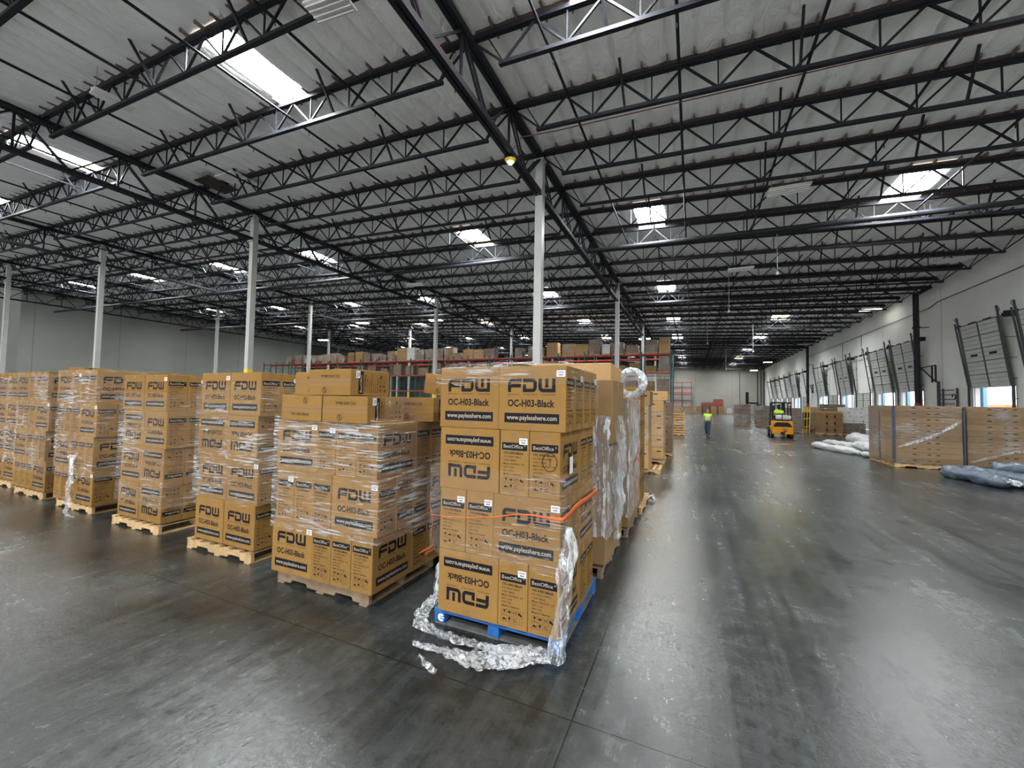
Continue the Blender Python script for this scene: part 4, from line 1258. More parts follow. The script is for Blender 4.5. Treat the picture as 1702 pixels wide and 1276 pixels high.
# slatted crates
for i, (x, y, z) in enumerate(((-.80, 27.0, 0.14), (-.80, 27.0, .78))):
    t = thing('slatted_crate', ('lower', 'upper')[i] + ' orange wooden slatted crate at the end of the aisle row', 'crate', (x, y, z))
    for k in range(4): MB().box(-.33, -.36, .02 + k * .15, .33, -.34, .10 + k * .15).build('slat', m_cratew, t)
    for k in range(4): MB().box(.33, -.36, .02 + k * .15, .35, .36, .10 + k * .15).build('slat', m_cratew, t)
    mb = MB()
    for a in (-.31, .31):
        for b in (-.32, .32): mb.box(a - .03, b - .03, 0, a + .03, b + .03, .62)
    mb.bar((-.3, -.37, .05), (.3, -.37, .58), .05)
    mb.build('crate_frame', m_cratew, t)
    MB().box(-.26, -.28, .02, .26, .28, .5).build('packed_goods', m_card3, t)
pcarton(-.82, 27.0, 1.42, .5, .5, .26, m_card4, 'small orange-brown carton on top of the slatted crates')
pallet(-.8, 27.0, 0, 'pallet under the orange slatted crates', sx=.6, sy=.9)

# ------------------------------------------------------------------ tall red pallet rack
RY, RYB = 41.0, 42.1
LV = (2.95, 4.85, 6.68)
NB = 21
rack = thing('pallet_rack', 'long tall pallet rack with red beams and dark green uprights', 'rack', (-1.9, RY, 0))
um = MB()
for yy in (0, 1.1):
    um.box(-.05, yy - .04, 0, .05, yy + .04, 7.0)
for k in range(7):
    um.bar((0, 0, .4 + k * .95), (0, 1.1, .4 + (k + 1) * .95 if k % 2 else .4 + k * .95), .04)
um = um.mesh('upright_frame', [m_green])
bmh = MB().box(-1.33, -.035, -.14, 1.33, .035, 0).mesh('beam', [m_red])
for i in range(NB + 1):
    link('upright_frame', um, rack, (-2.76 * i, 0, 0))
for i in range(NB):
    for z in LV:
        for yy in (-.01, 1.11):
            if yy > 1 and z < 6: continue
            link('beam', bmh, rack, (-2.76 * i - 1.38, yy, z))
    mb = MB().box(-1.32, .05, -.03, 1.32, 1.05, -.01)
    if i < 4 or True:
        o = mb.build('wire_deck', m_galv, rack); o.location = (-2.76 * i - 1.38, 0, LV[2])
        if i < 4:
            o2 = mb.build('wire_deck', m_galv, rack); o2.location = (-2.76 * i - 1.38, 0, LV[1])
rack2 = dup(rack, (-1.9, RY + 4.6, 0), label='second red and green pallet rack behind the first, parallel to it')
del rack2['label']; rack2['label'] = 'second red and green pallet rack parallel behind the first one'
for ch in [c for c in rack2.children if c.name.startswith('beam') and c.location.z < 6]: bpy.data.objects.remove(ch)

rg = random.Random(11)
# heights of the loads on the top level, right to left: (x right edge, width, height, cartons across, up, material)
TOP = [(-2.0, .95, 1.35, 1, 4, m_card4), (-3.1, 1.15, 1.2, 2, 4, m_card3), (-4.9, 1.1, .75, 1, 2, m_card3), (-6.3, 1.2, 1.1, 2, 3, m_card3), (-7.6, .8, .85, 1, 3, m_cardw),
       (-8.6, 1.15, 1.5, 2, 4, m_card3), (-9.9, 1.3, 1.05, 2, 3, m_card4), (-11.3, 1.3, 1.15, 2, 4, m_card4), (-13.1, 1.2, 1.35, 1, 6, m_card4), (-14.6, .9, .9, 2, 3, m_card2), (-15.7, .8, 1.05, 1, 3, m_card3),
       (-17.2, .8, .95, 1, 3, m_card3), (-20.6, 1.1, 1.0, 1, 3, m_card3), (-22.0, 1.3, .95, 2, 3, m_card4), (-23.4, 1.3, 1.0, 2, 3, m_card4), (-25.0, .9, .6, 1, 2, m_card3),
       (-26.1, 1.2, 1.3, 2, 3, m_card2), (-27.5, 1.2, 1.25, 2, 3, m_card3), (-28.9, 1.2, 1.2, 1, 4, m_card3), (-30.3, 1.1, 1.2, 2, 4, m_card3), (-31.7, 1.2, 1.5, 1, 5, m_cardw), (-33.1, 1.35, 1.45, 2, 5, m_card4),
       (-34.8, 1.2, 1.15, 2, 3, m_card2), (-36.2, 1.1, .75, 2, 2, m_card3), (-37.5, 1.1, .95, 1, 3, m_card3), (-38.9, 1.1, 1.0, 1, 3, m_card3), (-40.2, 1.3, 1.25, 1, 4, m_card4), (-41.7, 1.1, 1.2, 1, 3, m_card2), (-43.5, 1.1, .85, 1, 2, m_card3),
       (-45.0, 1.2, 1.2, 1, 3, m_card3), (-46.6, 1.2, 1.1, 1, 3, m_card3), (-48.4, 1.2, 1.0, 1, 2, m_card3), (-50.2, 1.2, 1.1, 1, 2, m_card3), (-52.0, 1.1, 1.1, 1, 2, m_card3), (-54.0, 1.1, 1.0, 1, 2, m_card3)]
for i, (xr, wd, ht, nx, nz, mt) in enumerate(TOP):
    w_ = 'load on the top rack tier, %s from the right end' % (ORD[i] if i < 20 else ORD[i - 20] + ' past the twentieth')
    if i < 20: fl = 'film round the %s load from right on the top rack tier' % ORD[i]
    else: fl = 'film round a load on the left half of top rack tier'
    load(xr - wd, RY + .05, LV[2], wd, 1.0, ht, nx, nz, mt, ('load %s from right end on top rack tier' % ORD[i]) if i < 20 else 'left half loads on the top rack tier', None, wrap=(mt in (m_card3, m_cardw) or i % 3 == 1), seed=60 + i, film=m_film2 if i % 2 else m_film, filmlab=fl, filmgrp=None if i < 20 else 'films on the left half of the top rack tier')
for i, (xr, wd, ht, nx, nz, mt, lv) in enumerate(((-2.05, .95, 1.45, 1, 3, m_card3, 1), (-3.2, .95, .5, 1, 1, m_card2, 1), (-4.75, .95, .8, 1, 1, m_card2, 1), (-6.2, .8, .6, 1, 1, m_card2, 1), (-7.9, 1.0, .55, 1, 1, m_card3, 1), (-10.2, 1.0, .5, 1, 1, m_card3, 1),
                                                  (-2.05, 1.1, 1.15, 2, 3, m_card3, 0), (-3.4, 1.1, .95, 2, 2, m_card2, 0), (-5.0, 1.1, 1.0, 1, 2, m_card3, 0))):
    load(xr - wd, RY + .05, LV[lv], wd, 1.0, ht, nx, nz, mt, 'load %s from right on the %s rack tier' % (ORD[i if lv else i - 6], ('lower', 'middle')[lv]), None, wrap=(i in (0, 4, 6, 8)), seed=110 + i)
for i in range(17):
    xx = -11.9 - 2.05 * i
    pcarton(xx, RY + .55, LV[1] + .02, 1.1 + .3 * (i % 2), 1.0, .9 + .25 * ((i * 7) % 3), m_card3, 'big dark carton on the middle rack tier, left of the right end bays', 'big dark cartons on the middle rack tier', tape=False)
for i in range(3):
    load(-2.1 - 1.35 * i - 1.1, RY + .1, 0, 1.15, 1.0, 1.9, 2, 4, m_card3, 'floor level load %s from the right under the rack' % ORD[i], None, wrap=True, seed=130 + i)
# empty frames standing against the far wall
t = thing('empty_rack', 'empty red beam rack standing against the far wall', 'rack', (-4.0, 96.0, 0))
for k in range(3): MB().box(-.06 + k * 1.9, -.06, 0, .06 + k * 1.9, .06, 6.6).build('upright', m_track, t)
for z in (1.1, 2.5, 3.9, 4.3, 5.2, 6.4):
    for q in range(2): MB().box(.06 + q * 1.9, -.05, z, 1.84 + q * 1.9, .05, z + .16).build('beam', m_red, t)

# ------------------------------------------------------------------ far end cartons
for i, (x, h, mt) in enumerate(((-.3, 1.5, m_card4), (1.15, 1.5, m_card4), (2.5, 1.5, m_card3), (3.9, 1.5, m_card4), (5.35, 1.5, m_card4), (6.7, 1.2, m_cardw), (8.0, 1.4, m_card3), (9.4, 1.3, m_card3))):
    for q in range(2):
        pcarton(x, 92.4, .14 + q * (h - .14) / 2, 1.0, 1.0, (h - .14) / 2, mt, '%s brown carton, %s stack from the left by the far wall' % (('lower', 'upper')[q], ORD[i]))
    pallet(x, 92.4, 0, 'pallet under the %s stack from the left by the far wall' % ORD[i], sx=.85)
for k in range(6):
    tag(MB().box(1.6 if k < 3 else 3.9, 93.2, 1.55 + k * .24, 5.7, 94.2, 1.75 + k * .24).build('rack_beam_bundle', m_red), 'red bundle of stacked rack beams, layer %s up, by the far wall' % ORD[k], 'beam')
tag(MB().box(1.5, 93.3, .0, 5.8, 94.1, 1.55).build('shelf_crate', m_oldwood), 'dark wooden crate carrying the red rack beams', 'crate')
# black baler-like lift by the far corner
t = thing('order_picker', 'black stand-up lift truck parked near the far right corner', 'lift truck', (9.5, 88, 0))
MB().box(-.35, -.3, 2.3, .1, .3, 4.3).build('mast', m_black, t)
MB().box(-.1, -.3, 2.1, 1.7, .3, 2.4).build('overhead_guard', m_black, t)
MB().box(1.3, -.4, 0.0, 2.0, .5, 2.0).build('power_unit', m_black, t)
MB().box(-.3, -.3, 0.0, -.1, .3, 2.4).build('post', m_black, t)
mb = MB()
for x in (9.0, 12.2, 12.8, 13.3):
    mb.tube([(x, YF - .1, 0), (x, YF - .1, 8.8)], .05 if x < 10 else .09, 8)
tag(mb.build('wall_pipes', m_track), 'grey vertical pipes on the far wall near its right corner', 'pipe')
# ------------------------------------------------------------------ right side: long wrapped loads
def long_load(x0, y0, wd, dp, z1, n, mt, where, seed, film):
    z0 = .14
    h = (z1 - z0) / n
    for k in range(n):
        pcarton(x0 + wd / 2, y0 + dp / 2, z0 + k * h, wd, dp, h, mt, 'long flat carton, %s from the floor, %s' % (ORD[k], where), tape=False)
        mb = MB(); F = Face(mb, (x0, y0, z0 + k * h), (1, 0, 0), (0, 0, 1), .003)
    for k in range(1):
        pass
    pallet(x0 + wd / 2, y0 + dp / 2, 0, 'pallet under the ' + where, sx=wd / 1.24, sy=dp / 1.04)
    sleeve('stretch_film', 'shiny stretch film round the ' + where, x0, x0 + wd, y0, y0 + dp, .12, z1 - .01, film, seed=seed, res=.07, off=.02, amp=.02, sides='FRBL', rag=.02)

def mark_cartons():
    """small printed marks on the long cartons (part of each carton mesh)"""
    for o in list(C.objects):
        if o.name.startswith('plain_carton') and o.get('label', '').startswith('long flat carton'):
            me = o.data.copy(); o.data = me
            bb = [v.co for v in me.vertices]
            x0 = min(c.x for c in bb); x1 = max(c.x for c in bb); yq = min(c.y for c in bb); z1_ = max(c.z for c in bb)
            bm = bmesh.new(); bm.from_mesh(me)
            for a, b in ((.28, .34), (.5, .55), (.62, .68)):
                vs = [bm.verts.new((x0 + (x1 - x0) * q, yq - .001, z1_ * zz)) for q, zz in ((a, .55), (b, .55), (b, .7), (a, .7))]
                f = bm.faces.new(vs); f.material_index = 2
            bm.to_mesh(me); bm.free()
W = 'front wrapped load of long cartons left of the dock'
long_load(5.90, 16.95, 1.62, 1.0, 1.97, 10, m_card2, 'wrapped long-carton load in front, left one', 201, m_film)
long_load(7.74, 17.2, 1.62, 1.0, 1.97, 10, m_card2, 'wrapped long-carton load in front, right one', 202, m_film)
long_load(5.92, 18.15, 1.62, .9, 1.97, 10, m_card3, 'wrapped long-carton load behind the left front one', 203, m_film2)
long_load(9.5, 17.2, 1.6, 1.0, 1.97, 10, m_card2, 'wrapped long-carton load at the far right', 204, m_film)
mark_cartons()
for i, (x, y) in enumerate(((5.89, 16.93), (7.53, 16.93))):
    mb = MB(); mb.box(x - .005, y - .012, .16, x + .045, y - .002, 1.95); mb.box(x - .012 if i != 1 else x + .0, y - .012, .16, x - .003 if i != 1 else x + .008, y + .08, 1.95)
    tag(mb.build('corner_board', m_blueedge), ('blue-grey corner board at the left edge of the left long-carton load', 'blue-grey corner board at the right edge of the left long-carton load', 'blue-grey corner board at the left edge of the right long-carton load')[i], 'corner board')
ribbon('twisted_film', 'bright twisted film rope running diagonally across left long-carton load', 'plastic film', [(5.93, 16.90, .62), (6.4, 16.89, .82), (6.9, 16.89, 1.10), (7.35, 16.89, 1.4), (7.5, 16.90, 1.55)], [.03, .08, .12, .09, .05], m_filmh, n=6, crumple=.03, seed=21, side=(0, 0, 1))
ribbon('twisted_film', 'twisted film rope low across the right long-carton load', 'plastic film', [(7.78, 17.14, .25), (8.2, 17.13, .42), (8.7, 17.13, .62), (9.3, 17.13, .75)], [.03, .09, .06, .05], m_filmh, n=6, crumple=.03, seed=22, side=(0, 0, 1))

# wrapped stacks and loads farther along
def simple(x0, y0, wd, dp, ht, nx, nz, mt, where, seed, ny=1, film=None, wrap=True):
    load(x0, y0, 0, wd, dp, ht, nx, nz, mt, where, None, wrap=wrap, seed=seed, ny=ny, film=film)
simple(3.5, 42.2, 1.28, 1.1, 1.78, 2, 5, m_card3, 'tall wrapped stack left of the forklift', 301)
simple(5.25, 42.8, 1.2, 1.1, 1.72, 2, 5, m_card3, 'tall wrapped stack hidden partly by the forklift', 302)
simple(5.9, 34.6, 1.15, 1.1, 1.6, 1, 2, m_card3, 'dark wrapped stack right of the forklift', 303)
# long low pallet deck
tag(MB().box(7.0, 37.6, .12, 9.3, 38.6, .42).box(7.1, 37.7, 0, 7.3, 38.5, .12).box(9.0, 37.7, 0, 9.2, 38.5, .12).build('flat_crate', m_pine), 'low wooden crate on the floor behind the forklift', 'crate')
pcarton(8.3, 38.1, .42, .7, .6, .3, m_card4, 'small tan carton on the low wooden crate')
# dark carton block with hand holes
for k in range(3):
    for q in range(3):
        o = pcarton(7.95 + q * .43, 33.7, .12 + k * .44, .425, .9, .435, m_card2, 'brown carton with slot, %s, %s column, block left of white cartons' % (LAY[k], ORD[q]), tape=False)
    if k < 3:
        for q in (0, 1):
            mb = MB().box(8.11 + q * .43, 33.235, .25 + k * .44, 8.2 + q * .43, 33.245, .42 + k * .44)
            o = mb.build('hand_slot', m_black)
            par = [c for c in C.objects if c.get('label', '') == 'brown carton with slot, %s, %s column, block left of white cartons' % (LAY[k], ORD[q])][0]
            o.parent = par; o.matrix_parent_inverse = Matrix.Translation(-par.location)
pallet(8.35, 33.7, 0, 'pallet under the brown carton block with slots', sx=1.05, sy=.9)
for q in range(3):
    pcarton(7.95 + q * .43, 33.75, 1.445, .42, .8, .12, m_card4, 'shallow tan carton on the slotted block, %s from left' % ORD[q], tape=False)
simple(7.72, 36.6, .95, .9, 1.7, 2, 4, m_card4, 'tan wrapped stack behind the slotted carton block', 305, film=m_film)
# yellow strapped bag beside it
t = thing('yellow_barrier', 'yellow and black folded safety barrier between the carton stacks', 'barrier', (7.32, 34.75, 0))
mb = MB()
for a in (-.25, .05, .3): mb.bar((a, 0, .02), (a + .1, 0, 1.9), .07)
for z in (.4, 1.0, 1.6): mb.bar((-.25, 0, z), (.38, 0, z + .12), .06)
mb.build('barrier_frame', m_yel, t)
MB().box(-.3, .05, .3, .35, .09, 1.5).build('dark_mesh', m_dark, t)
t.scale = (.62, 1, .95)
# white cartons
k = 0
for (x, z, w_, h) in ((9.15, 1.05, .6, .27), (9.75, 1.05, .62, .27), (9.15, 1.32, .5, .27), (9.65, 1.32, .72, .27), (9.15, 1.59, .65, .27), (9.8, 1.59, .57, .27), (9.15, .80, .9, .25)):
    pcarton(x + w_ / 2, 34.4, z, w_ - .01, .9, h, m_cardw, 'white carton, %s one, on the dark wrapped load by the docks' % ORD[k]); k += 1
simple(9.15, 33.95, 1.25, .9, .66, 2, 2, m_card3, 'dark wrapped load under the white cartons', 306)
pcarton(9.05, 35.6, 1.75, 1.3, .7, .3, m_card3, 'dark flat carton lying above the white cartons', rz=.05)
simple(8.5, 35.3, 1.2, .9, 1.6, 1, 3, m_card3, 'dark load standing behind the white cartons', 308, wrap=False)
simple(10.1, 31.5, .55, .8, .9, 1, 2, m_card3, 'short dark stack right of the white cartons', 307, wrap=False)
pcarton(10.9, 31.9, .14, .5, .6, .75, m_card4, 'tan carton standing right of the short dark stack')

# bags / rolled bundles ------------------------------------------------
def roll(name, label, cat, pts, rad, mt, seed, group=None, flat=.75):
    mb = MB()
    P = [Vector(p) for p in pts]
    n, m_ = 18, 30
    for i in range(m_ + 1):
        t = i / m_
        f = t * (len(P) - 1); a = min(int(f), len(P) - 2); c = P[a].lerp(P[a + 1], f - a)
        d = (P[-1] - P[0]).normalized()
        sd = Vector((0, 0, 1)).cross(d).normalized()
        e = min(t, 1 - t) * m_
        rr = rad * (0.25 + .75 * min(1, e / 3) ** .5) * (1 + .10 * math.sin(t * 9 + seed))
        for j in range(n):
            th = 2 * math.pi * j / n
            q = rr * (1 + .34 * noise.noise(Vector((math.cos(th) * 1.6, math.sin(th) * 1.6, t * 9 + seed * 3))) + .18 * noise.noise(Vector((math.cos(th) * 4, math.sin(th) * 4, t * 26 + seed))))
            v = c + sd * (math.cos(th) * q) + Vector((0, 0, math.sin(th) * q * flat))
            v.z = max(v.z, 0.004)
            mb.v.append(tuple(v))
    for i in range(m_):
        for j in range(n):
            mb.f.append((i * n + j, i * n + (j + 1) % n, (i + 1) * n + (j + 1) % n, (i + 1) * n + j)); mb.m.append(0)
    mb.f.append(tuple(range(n))[::-1]); mb.m.append(0); mb.f.append(tuple(m_ * n + j for j in range(n))); mb.m.append(0)
    o = mb.build(name, mt, smooth=True)
    tag(o, label, cat, group)
    return o
roll('white_bundle', 'white plastic-wrapped roll, nearest and leftmost on the floor', 'bundle', [(5.08, 22.9, .14), (5.45, 21.4, .13), (5.85, 20.2, .12)], .19, m_bagw, 1)
roll('white_bundle', 'white plastic-wrapped roll just behind the leftmost one', 'bundle', [(5.9, 24.4, .16), (6.2, 22.9, .17), (6.5, 21.4, .15)], .22, m_bagw, 2)
roll('white_bundle', 'fat white roll lying across a dark pallet', 'bundle', [(6.15, 21.2, .32), (6.35, 20.2, .34), (6.5, 19.4, .31)], .26, m_bagw, 3)
roll('white_bundle', 'long white roll highest at the back of the pile', 'bundle', [(7.3, 25.6, .35), (7.2, 24.2, .36), (7.1, 22.6, .34)], .34, m_bagw, 4)
roll('white_bundle', 'short white roll end beside the wrapped long-carton load', 'bundle', [(5.90, 19.62, .12), (6.12, 19.3, .12)], .12, m_bagw, 5)
roll('white_bundle', 'small crumpled white bag in front of the rolls', 'bundle', [(5.78, 20.6, .08), (6.0, 20.1, .08)], .11, m_bagw, 6)
pallet(6.75, 20.4, 0, 'dark pallet under the fat white roll', old=True)
roll('grey_bundle', 'long blue-grey plastic-wrapped roll on the floor at the right', 'bundle', [(6.45, 15.45, .15), (6.65, 14.6, .16), (6.85, 13.7, .15)], .20, m_bagg, 7)
roll('grey_bundle', 'second blue-grey roll behind the long one at right edge', 'bundle', [(6.95, 15.6, .17), (7.2, 14.6, .17), (7.5, 13.4, .16)], .22, m_bagg, 8)
roll('grey_bundle', 'upper blue-grey roll lying against the right long-carton load', 'bundle', [(7.9, 16.5, .22), (8.3, 16.2, .24), (9.1, 15.7, .22)], .24, m_bagg, 9)
ribbon('loose_film', 'shiny ruffled film end on the blue-grey roll', 'plastic film', [(6.78, 14.0, .28), (6.86, 13.8, .22), (6.98, 13.6, .12)], [.08, .22, .3], m_filmh, n=8, crumple=.10, seed=31, sub=5)
ribbon('loose_film', 'shiny ruffled film end on the leftmost white roll', 'plastic film', [(5.75, 20.7, .25), (5.85, 20.35, .2), (5.95, 20.0, .1)], [.08, .25, .3], m_filmh, n=8, crumple=.10, seed=32, sub=5)

# ------------------------------------------------------------------ skinned figures
def skin(name, nodes, edges, mt, parent=None, sub=2, smooth=True):
    me = bpy.data.meshes.new(name)
    me.from_pydata([n[:3] for n in nodes], edges, [])
    o = bpy.data.objects.new(name, me); C.objects.link(o)
    md = o.modifiers.new('sk', 'SKIN')
    sv = me.skin_vertices[0].data
    for i, n in enumerate(nodes):
        r = n[3] if len(n) > 3 else .05
        sv[i].radius = (r, n[4] if len(n) > 4 else r)
    sv[0].use_root = True
    md.use_smooth_shade = True
    s = o.modifiers.new('su', 'SUBSURF'); s.levels = sub; s.render_levels = sub
    dg = bpy.context.evaluated_depsgraph_get()
    m2 = bpy.data.meshes.new_from_object(o.evaluated_get(dg))
    m2.name = name
    bpy.data.objects.remove(o)
    m2.materials.clear(); m2.materials.append(mt)
    r_ = link(name, m2, parent)
    return r_

def finger_nodes(base, d, side, lens):
    """five separate finger chains: base point, hand direction, sideways vector"""
    out = []
    base, d, side = Vector(base), Vector(d).normalized(), Vector(side).normalized()
    for i in range(4):
        off = side * ((i - 1.5) * .019)
        L = lens * (.82, .96, 1.0, .88)[i] if False else lens * (.80, .95, 1.0, .9)[i]
        p0 = base + off; p1 = p0 + d * L * .5; p2 = p1 + (d + side.cross(d) * .35).normalized() * L * .5
        out.append([p0 - d * .02, p0, p1, p2])
    p0 = base - d * .06 + side * .025
    out.append([p0 - side * .01, p0 + side * .02 + d * .02, p0 + side * .034 + d * .05])
    return out

def body(name, J, parent):
    """J: joint positions and radii in a dict; returns one continuous skinned body"""
    order = ['pelvis', 'waist', 'chest', 'neck0', 'neck', 'head0', 'head1', 'head2',
             'hipL', 'kneeL', 'ankL', 'toeL', 'hipR', 'kneeR', 'ankR', 'toeR',
             'shL', 'elL', 'wrL', 'haL', 'shR', 'elR', 'wrR', 'haR']
    nodes = [J[k] for k in order]
    ix = {k: i for i, k in enumerate(order)}
    E_ = [('pelvis', 'waist'), ('waist', 'chest'), ('chest', 'neck0'), ('neck0', 'neck'), ('neck', 'head0'), ('head0', 'head1'), ('head1', 'head2')]
    for s in 'LR':
        E_ += [('pelvis', 'hip' + s), ('hip' + s, 'knee' + s), ('knee' + s, 'ank' + s), ('ank' + s, 'toe' + s), ('chest', 'sh' + s), ('sh' + s, 'el' + s), ('el' + s, 'wr' + s), ('wr' + s, 'ha' + s)]
    edges = [(ix[a], ix[b]) for a, b in E_]
    for s in 'LR':
        w_, h_ = Vector(J['wr' + s][:3]), Vector(J['ha' + s][:3])
        d = (h_ - w_).normalized()
        sd = d.cross(Vector((1, 0, 0))).normalized()
        for ch in finger_nodes(h_ + d * .01, d, sd, .07):
            pr = ix['ha' + s]
            for q, p in enumerate(ch):
                nodes.append((p.x, p.y, p.z, .0085 if q else .01)); edges.append((pr, len(nodes) - 1)); pr = len(nodes) - 1
    return skin(name, nodes, edges, m_skin, parent, sub=2)

def face(parent, c, fw, rt, s=1.0, mt_=None):
    """eyes, nose, mouth, ears on a head centred at c, facing fw"""
    c, fw, rt = Vector(c), Vector(fw).normalized(), Vector(rt).normalized()
    mb = MB()
    for q in (-1, 1):
        p = c + fw * .088 + rt * (q * .03) + Vector((0, 0, .01))
        mb.tube([p - fw * .01, p + fw * .006], [.012, .007], 8)
    mb.build('eye', m_dark, parent)
    p = c + fw * .095 + Vector((0, 0, -.02))
    MB().tube([p + Vector((0, 0, .03)), p + fw * .018, p - fw * .01 + Vector((0, 0, -.008))], [.007, .013, .010], 8).build('nose', m_skin, parent, smooth=True)
    p = c + fw * .085 + Vector((0, 0, -.058))
    MB().tube([p - rt * .022, p + fw * .008, p + rt * .022], [.004, .007, .004], 6).build('mouth', m_copper, parent, smooth=True)
    for q in (-1, 1):
        p = c + rt * (q * .082) + Vector((0, 0, -.005))
        MB().tube([p + Vector((0, 0, .025)), p + rt * (q * .014), p - Vector((0, 0, .028))], [.008, .013, .008], 7).build('ear', m_skin, parent, smooth=True)

# walking person in the aisle, coming towards the camera and looking to her right
t = thing('person', 'person in a bright yellow vest and jeans walking up the aisle', 'person', (.78, 25.74, 0))
J = {'pelvis': (0, 0, .90, .125, .10), 'waist': (0, 0, 1.05, .115, .09), 'chest': (0, .01, 1.24, .135, .10), 'neck0': (0, .01, 1.36, .075, .06), 'neck': (0, 0, 1.42, .045), 'head0': (-.005, -.01, 1.475, .062), 'head1': (-.01, -.01, 1.54, .084), 'head2': (-.01, 0, 1.61, .07),
     'hipL': (.085, 0, .84, .085), 'kneeL': (.05, -.12, .47, .055), 'ankL': (.05, -.20, .085, .030), 'toeL': (.05, -.31, .04, .022),
     'hipR': (-.085, 0, .84, .085), 'kneeR': (-.10, .0, .47, .055), 'ankR': (-.03, .22, .14, .030), 'toeR': (-.03, .12, .05, .022),
     'shL': (.17, .01, 1.31, .052), 'elL': (.24, .06, 1.06, .037), 'wrL': (.27, -.02, .86, .026), 'haL': (.275, -.05, .80, .028, .018),
     'shR': (-.17, .01, 1.31, .052), 'elR': (-.24, .02, 1.06, .037), 'wrR': (-.29, .04, .85, .026), 'haR': (-.30, .03, .79, .028, .018)}
body('body', J, t)
face(t, (-.01, -.01, 1.54), (-.45, -.9, 0), (-.9, .45, 0))
skin('jeans', [(0, 0, .93, .14, .115), (.085, 0, .84, .098), (.055, -.12, .47, .073), (.05, -.195, .12, .060), (-.085, 0, .84, .098), (-.10, .0, .47, .073), (-.035, .21, .17, .058), (0, 0, 1.0, .128, .105)], [(0, 1), (1, 2), (2, 3), (0, 4), (4, 5), (5, 6), (0, 7)], m_jean, t)
v = skin('vest', [(0, 0, 1.0, .165, .135), (0, 0, 1.12, .15, .122), (0, .01, 1.27, .16, .125), (0, .01, 1.37, .10, .075), (.16, .01, 1.33, .072), (.20, .03, 1.22, .062), (-.16, .01, 1.33, .072), (-.20, .02, 1.22, .062)], [(0, 1), (1, 2), (2, 3), (2, 4), (4, 5), (2, 6), (6, 7)], m_vest, t)
for z in (1.08, 1.18):
    mb = MB(); ring = [(.158 * math.cos(a) * (1 + .05), .135 * math.sin(a), z) for a in [i * 2 * math.pi / 20 for i in range(21)]]
    mb.tube(ring, .017, 6, cap=False); mb.build('reflective_band', m_refl, v, smooth=True)
for s in (-1, 1):
    mb = MB().bar((s * .075, -.135, 1.0), (s * .085, -.128, 1.36), .035, .012); mb.build('reflective_band', m_refl, v)
h = skin('hair', [(-.01, .035, 1.60, .098), (-.01, .06, 1.52, .085), (.03, .09, 1.42, .045), (.05, .10, 1.33, .028)], [(0, 1), (1, 2), (2, 3)], m_hair, t)
skin('cap', [(-.01, -.005, 1.615, .09, .09), (-.01, 0, 1.645, .06, .06)], [(0, 1)], m_bagw, t)
for a, b in (((.05, -.20, .055), (.05, -.36, .03)), ((-.03, .24, .10), (-.03, .08, .03))):
    skin('shoe', [a + (.066,), b + (.055,)], [(0, 1)], m_dark, t, sub=1)
t.scale = (.98, .98, .98)

# ------------------------------------------------------------------ forklift with its driver
fl = thing('forklift', 'yellow counterbalance forklift seen from behind in the aisle', 'forklift', (4.78, 28.05, 0), R(-3))
poly = [(0, .22), (0, .62), (.08, .98), (.30, 1.02), (.62, .98), (.62, .30), (.45, .22)]
cwt = MB().prism(poly, -.52, .52, 'x').mesh('counterweight', [m_fork], bevel=.045, seg=3)
cwt = link('counterweight', cwt, fl)
mb = MB().box(-.50, .60, .30, .50, 1.75, .62); mb.box(-.44, .60, .62, .44, 1.15, .92)
mb.build('chassis', m_fork, fl, bevel=.02)
MB().prism([(-.47, .66), (-.44, .74), (-.34, .88), (-.24, .92), (.24, .92), (.34, .88), (.44, .74), (.47, .66)], -.015, .12, 'y').build('grille', m_black, cwt)
MB().box(-.10, -.03, .22, .10, .05, .36).build('tow_hitch', m_black, cwt)
mb = MB(); F = Face(mb, (-.02, -.006, .475), (1, 0, 0), (0, 0, 1), .002); F.text('Yale', 0, 0, .085, 0, width=.26, bold=.03)
F.poly([(.02, -.05), (.24, -.05), (.17, -.12), (.09, -.12)], 0)
mb.build('maker_badge', m_black, cwt)
for s in (-1, 1):
    for yy, rr, wd in ((.42, .24, .16), (1.55, .30, .20)):
        wl = MB().tube([(s * .40, yy, rr), (s * (.40 + wd), yy, rr)], rr, 22).build('wheel', m_rub, fl, bevel=.0)
        MB().tube([(s * (.40 + wd - .01), yy, rr), (s * (.40 + wd + .012), yy, rr)], rr * .5, 16).build('hub', m_galv, wl)
g = MB()
for s in (-1, 1):
    g.bar((s * .46, .30, .95), (s * .44, .48, 2.05), .07, .07); g.bar((s * .48, 1.72, .60), (s * .44, 1.42, 2.05), .06, .06); g.bar((s * .44, .46, 2.06), (s * .44, 1.44, 2.06), .06)
for k in range(7): g.bar((-.44, .50 + k * .15, 2.07), (.44, .50 + k * .15, 2.07), .03, .04)
g.bar((-.46, .48, 2.06), (.46, .48, 2.06), .07)
g.build('overhead_guard', m_black, fl)
ms = MB()
for s in (-1, 1):
    ms.box(s * .30 - .05, 1.84, .08, s * .30 + .05, 1.98, 2.12); ms.box(s * .20 - .03, 1.86, .12, s * .20 + .03, 1.96, 2.05)
for z in (.3, 1.1, 2.02): ms.box(-.33, 1.86, z, .33, 1.92, z + .08)
ms.build('mast', m_black, fl)
MB().box(-.50, 1.99, .10, .50, 2.03, .16).box(-.50, 1.99, .50, .50, 2.03, .56).build('carriage', m_black, fl)
for s in (-.3, .3): MB().box(s - .05, 2.03, .05, s + .05, 3.0, .09).box(s - .05, 2.03, .05, s + .05, 2.07, .58).build('fork', m_track, fl)
MB().box(-.24, .66, .92, .24, 1.12, 1.04).box(-.24, .60, 1.02, .24, .70, 1.42).build('seat', m_dark, fl, bevel=.03, seg=2)
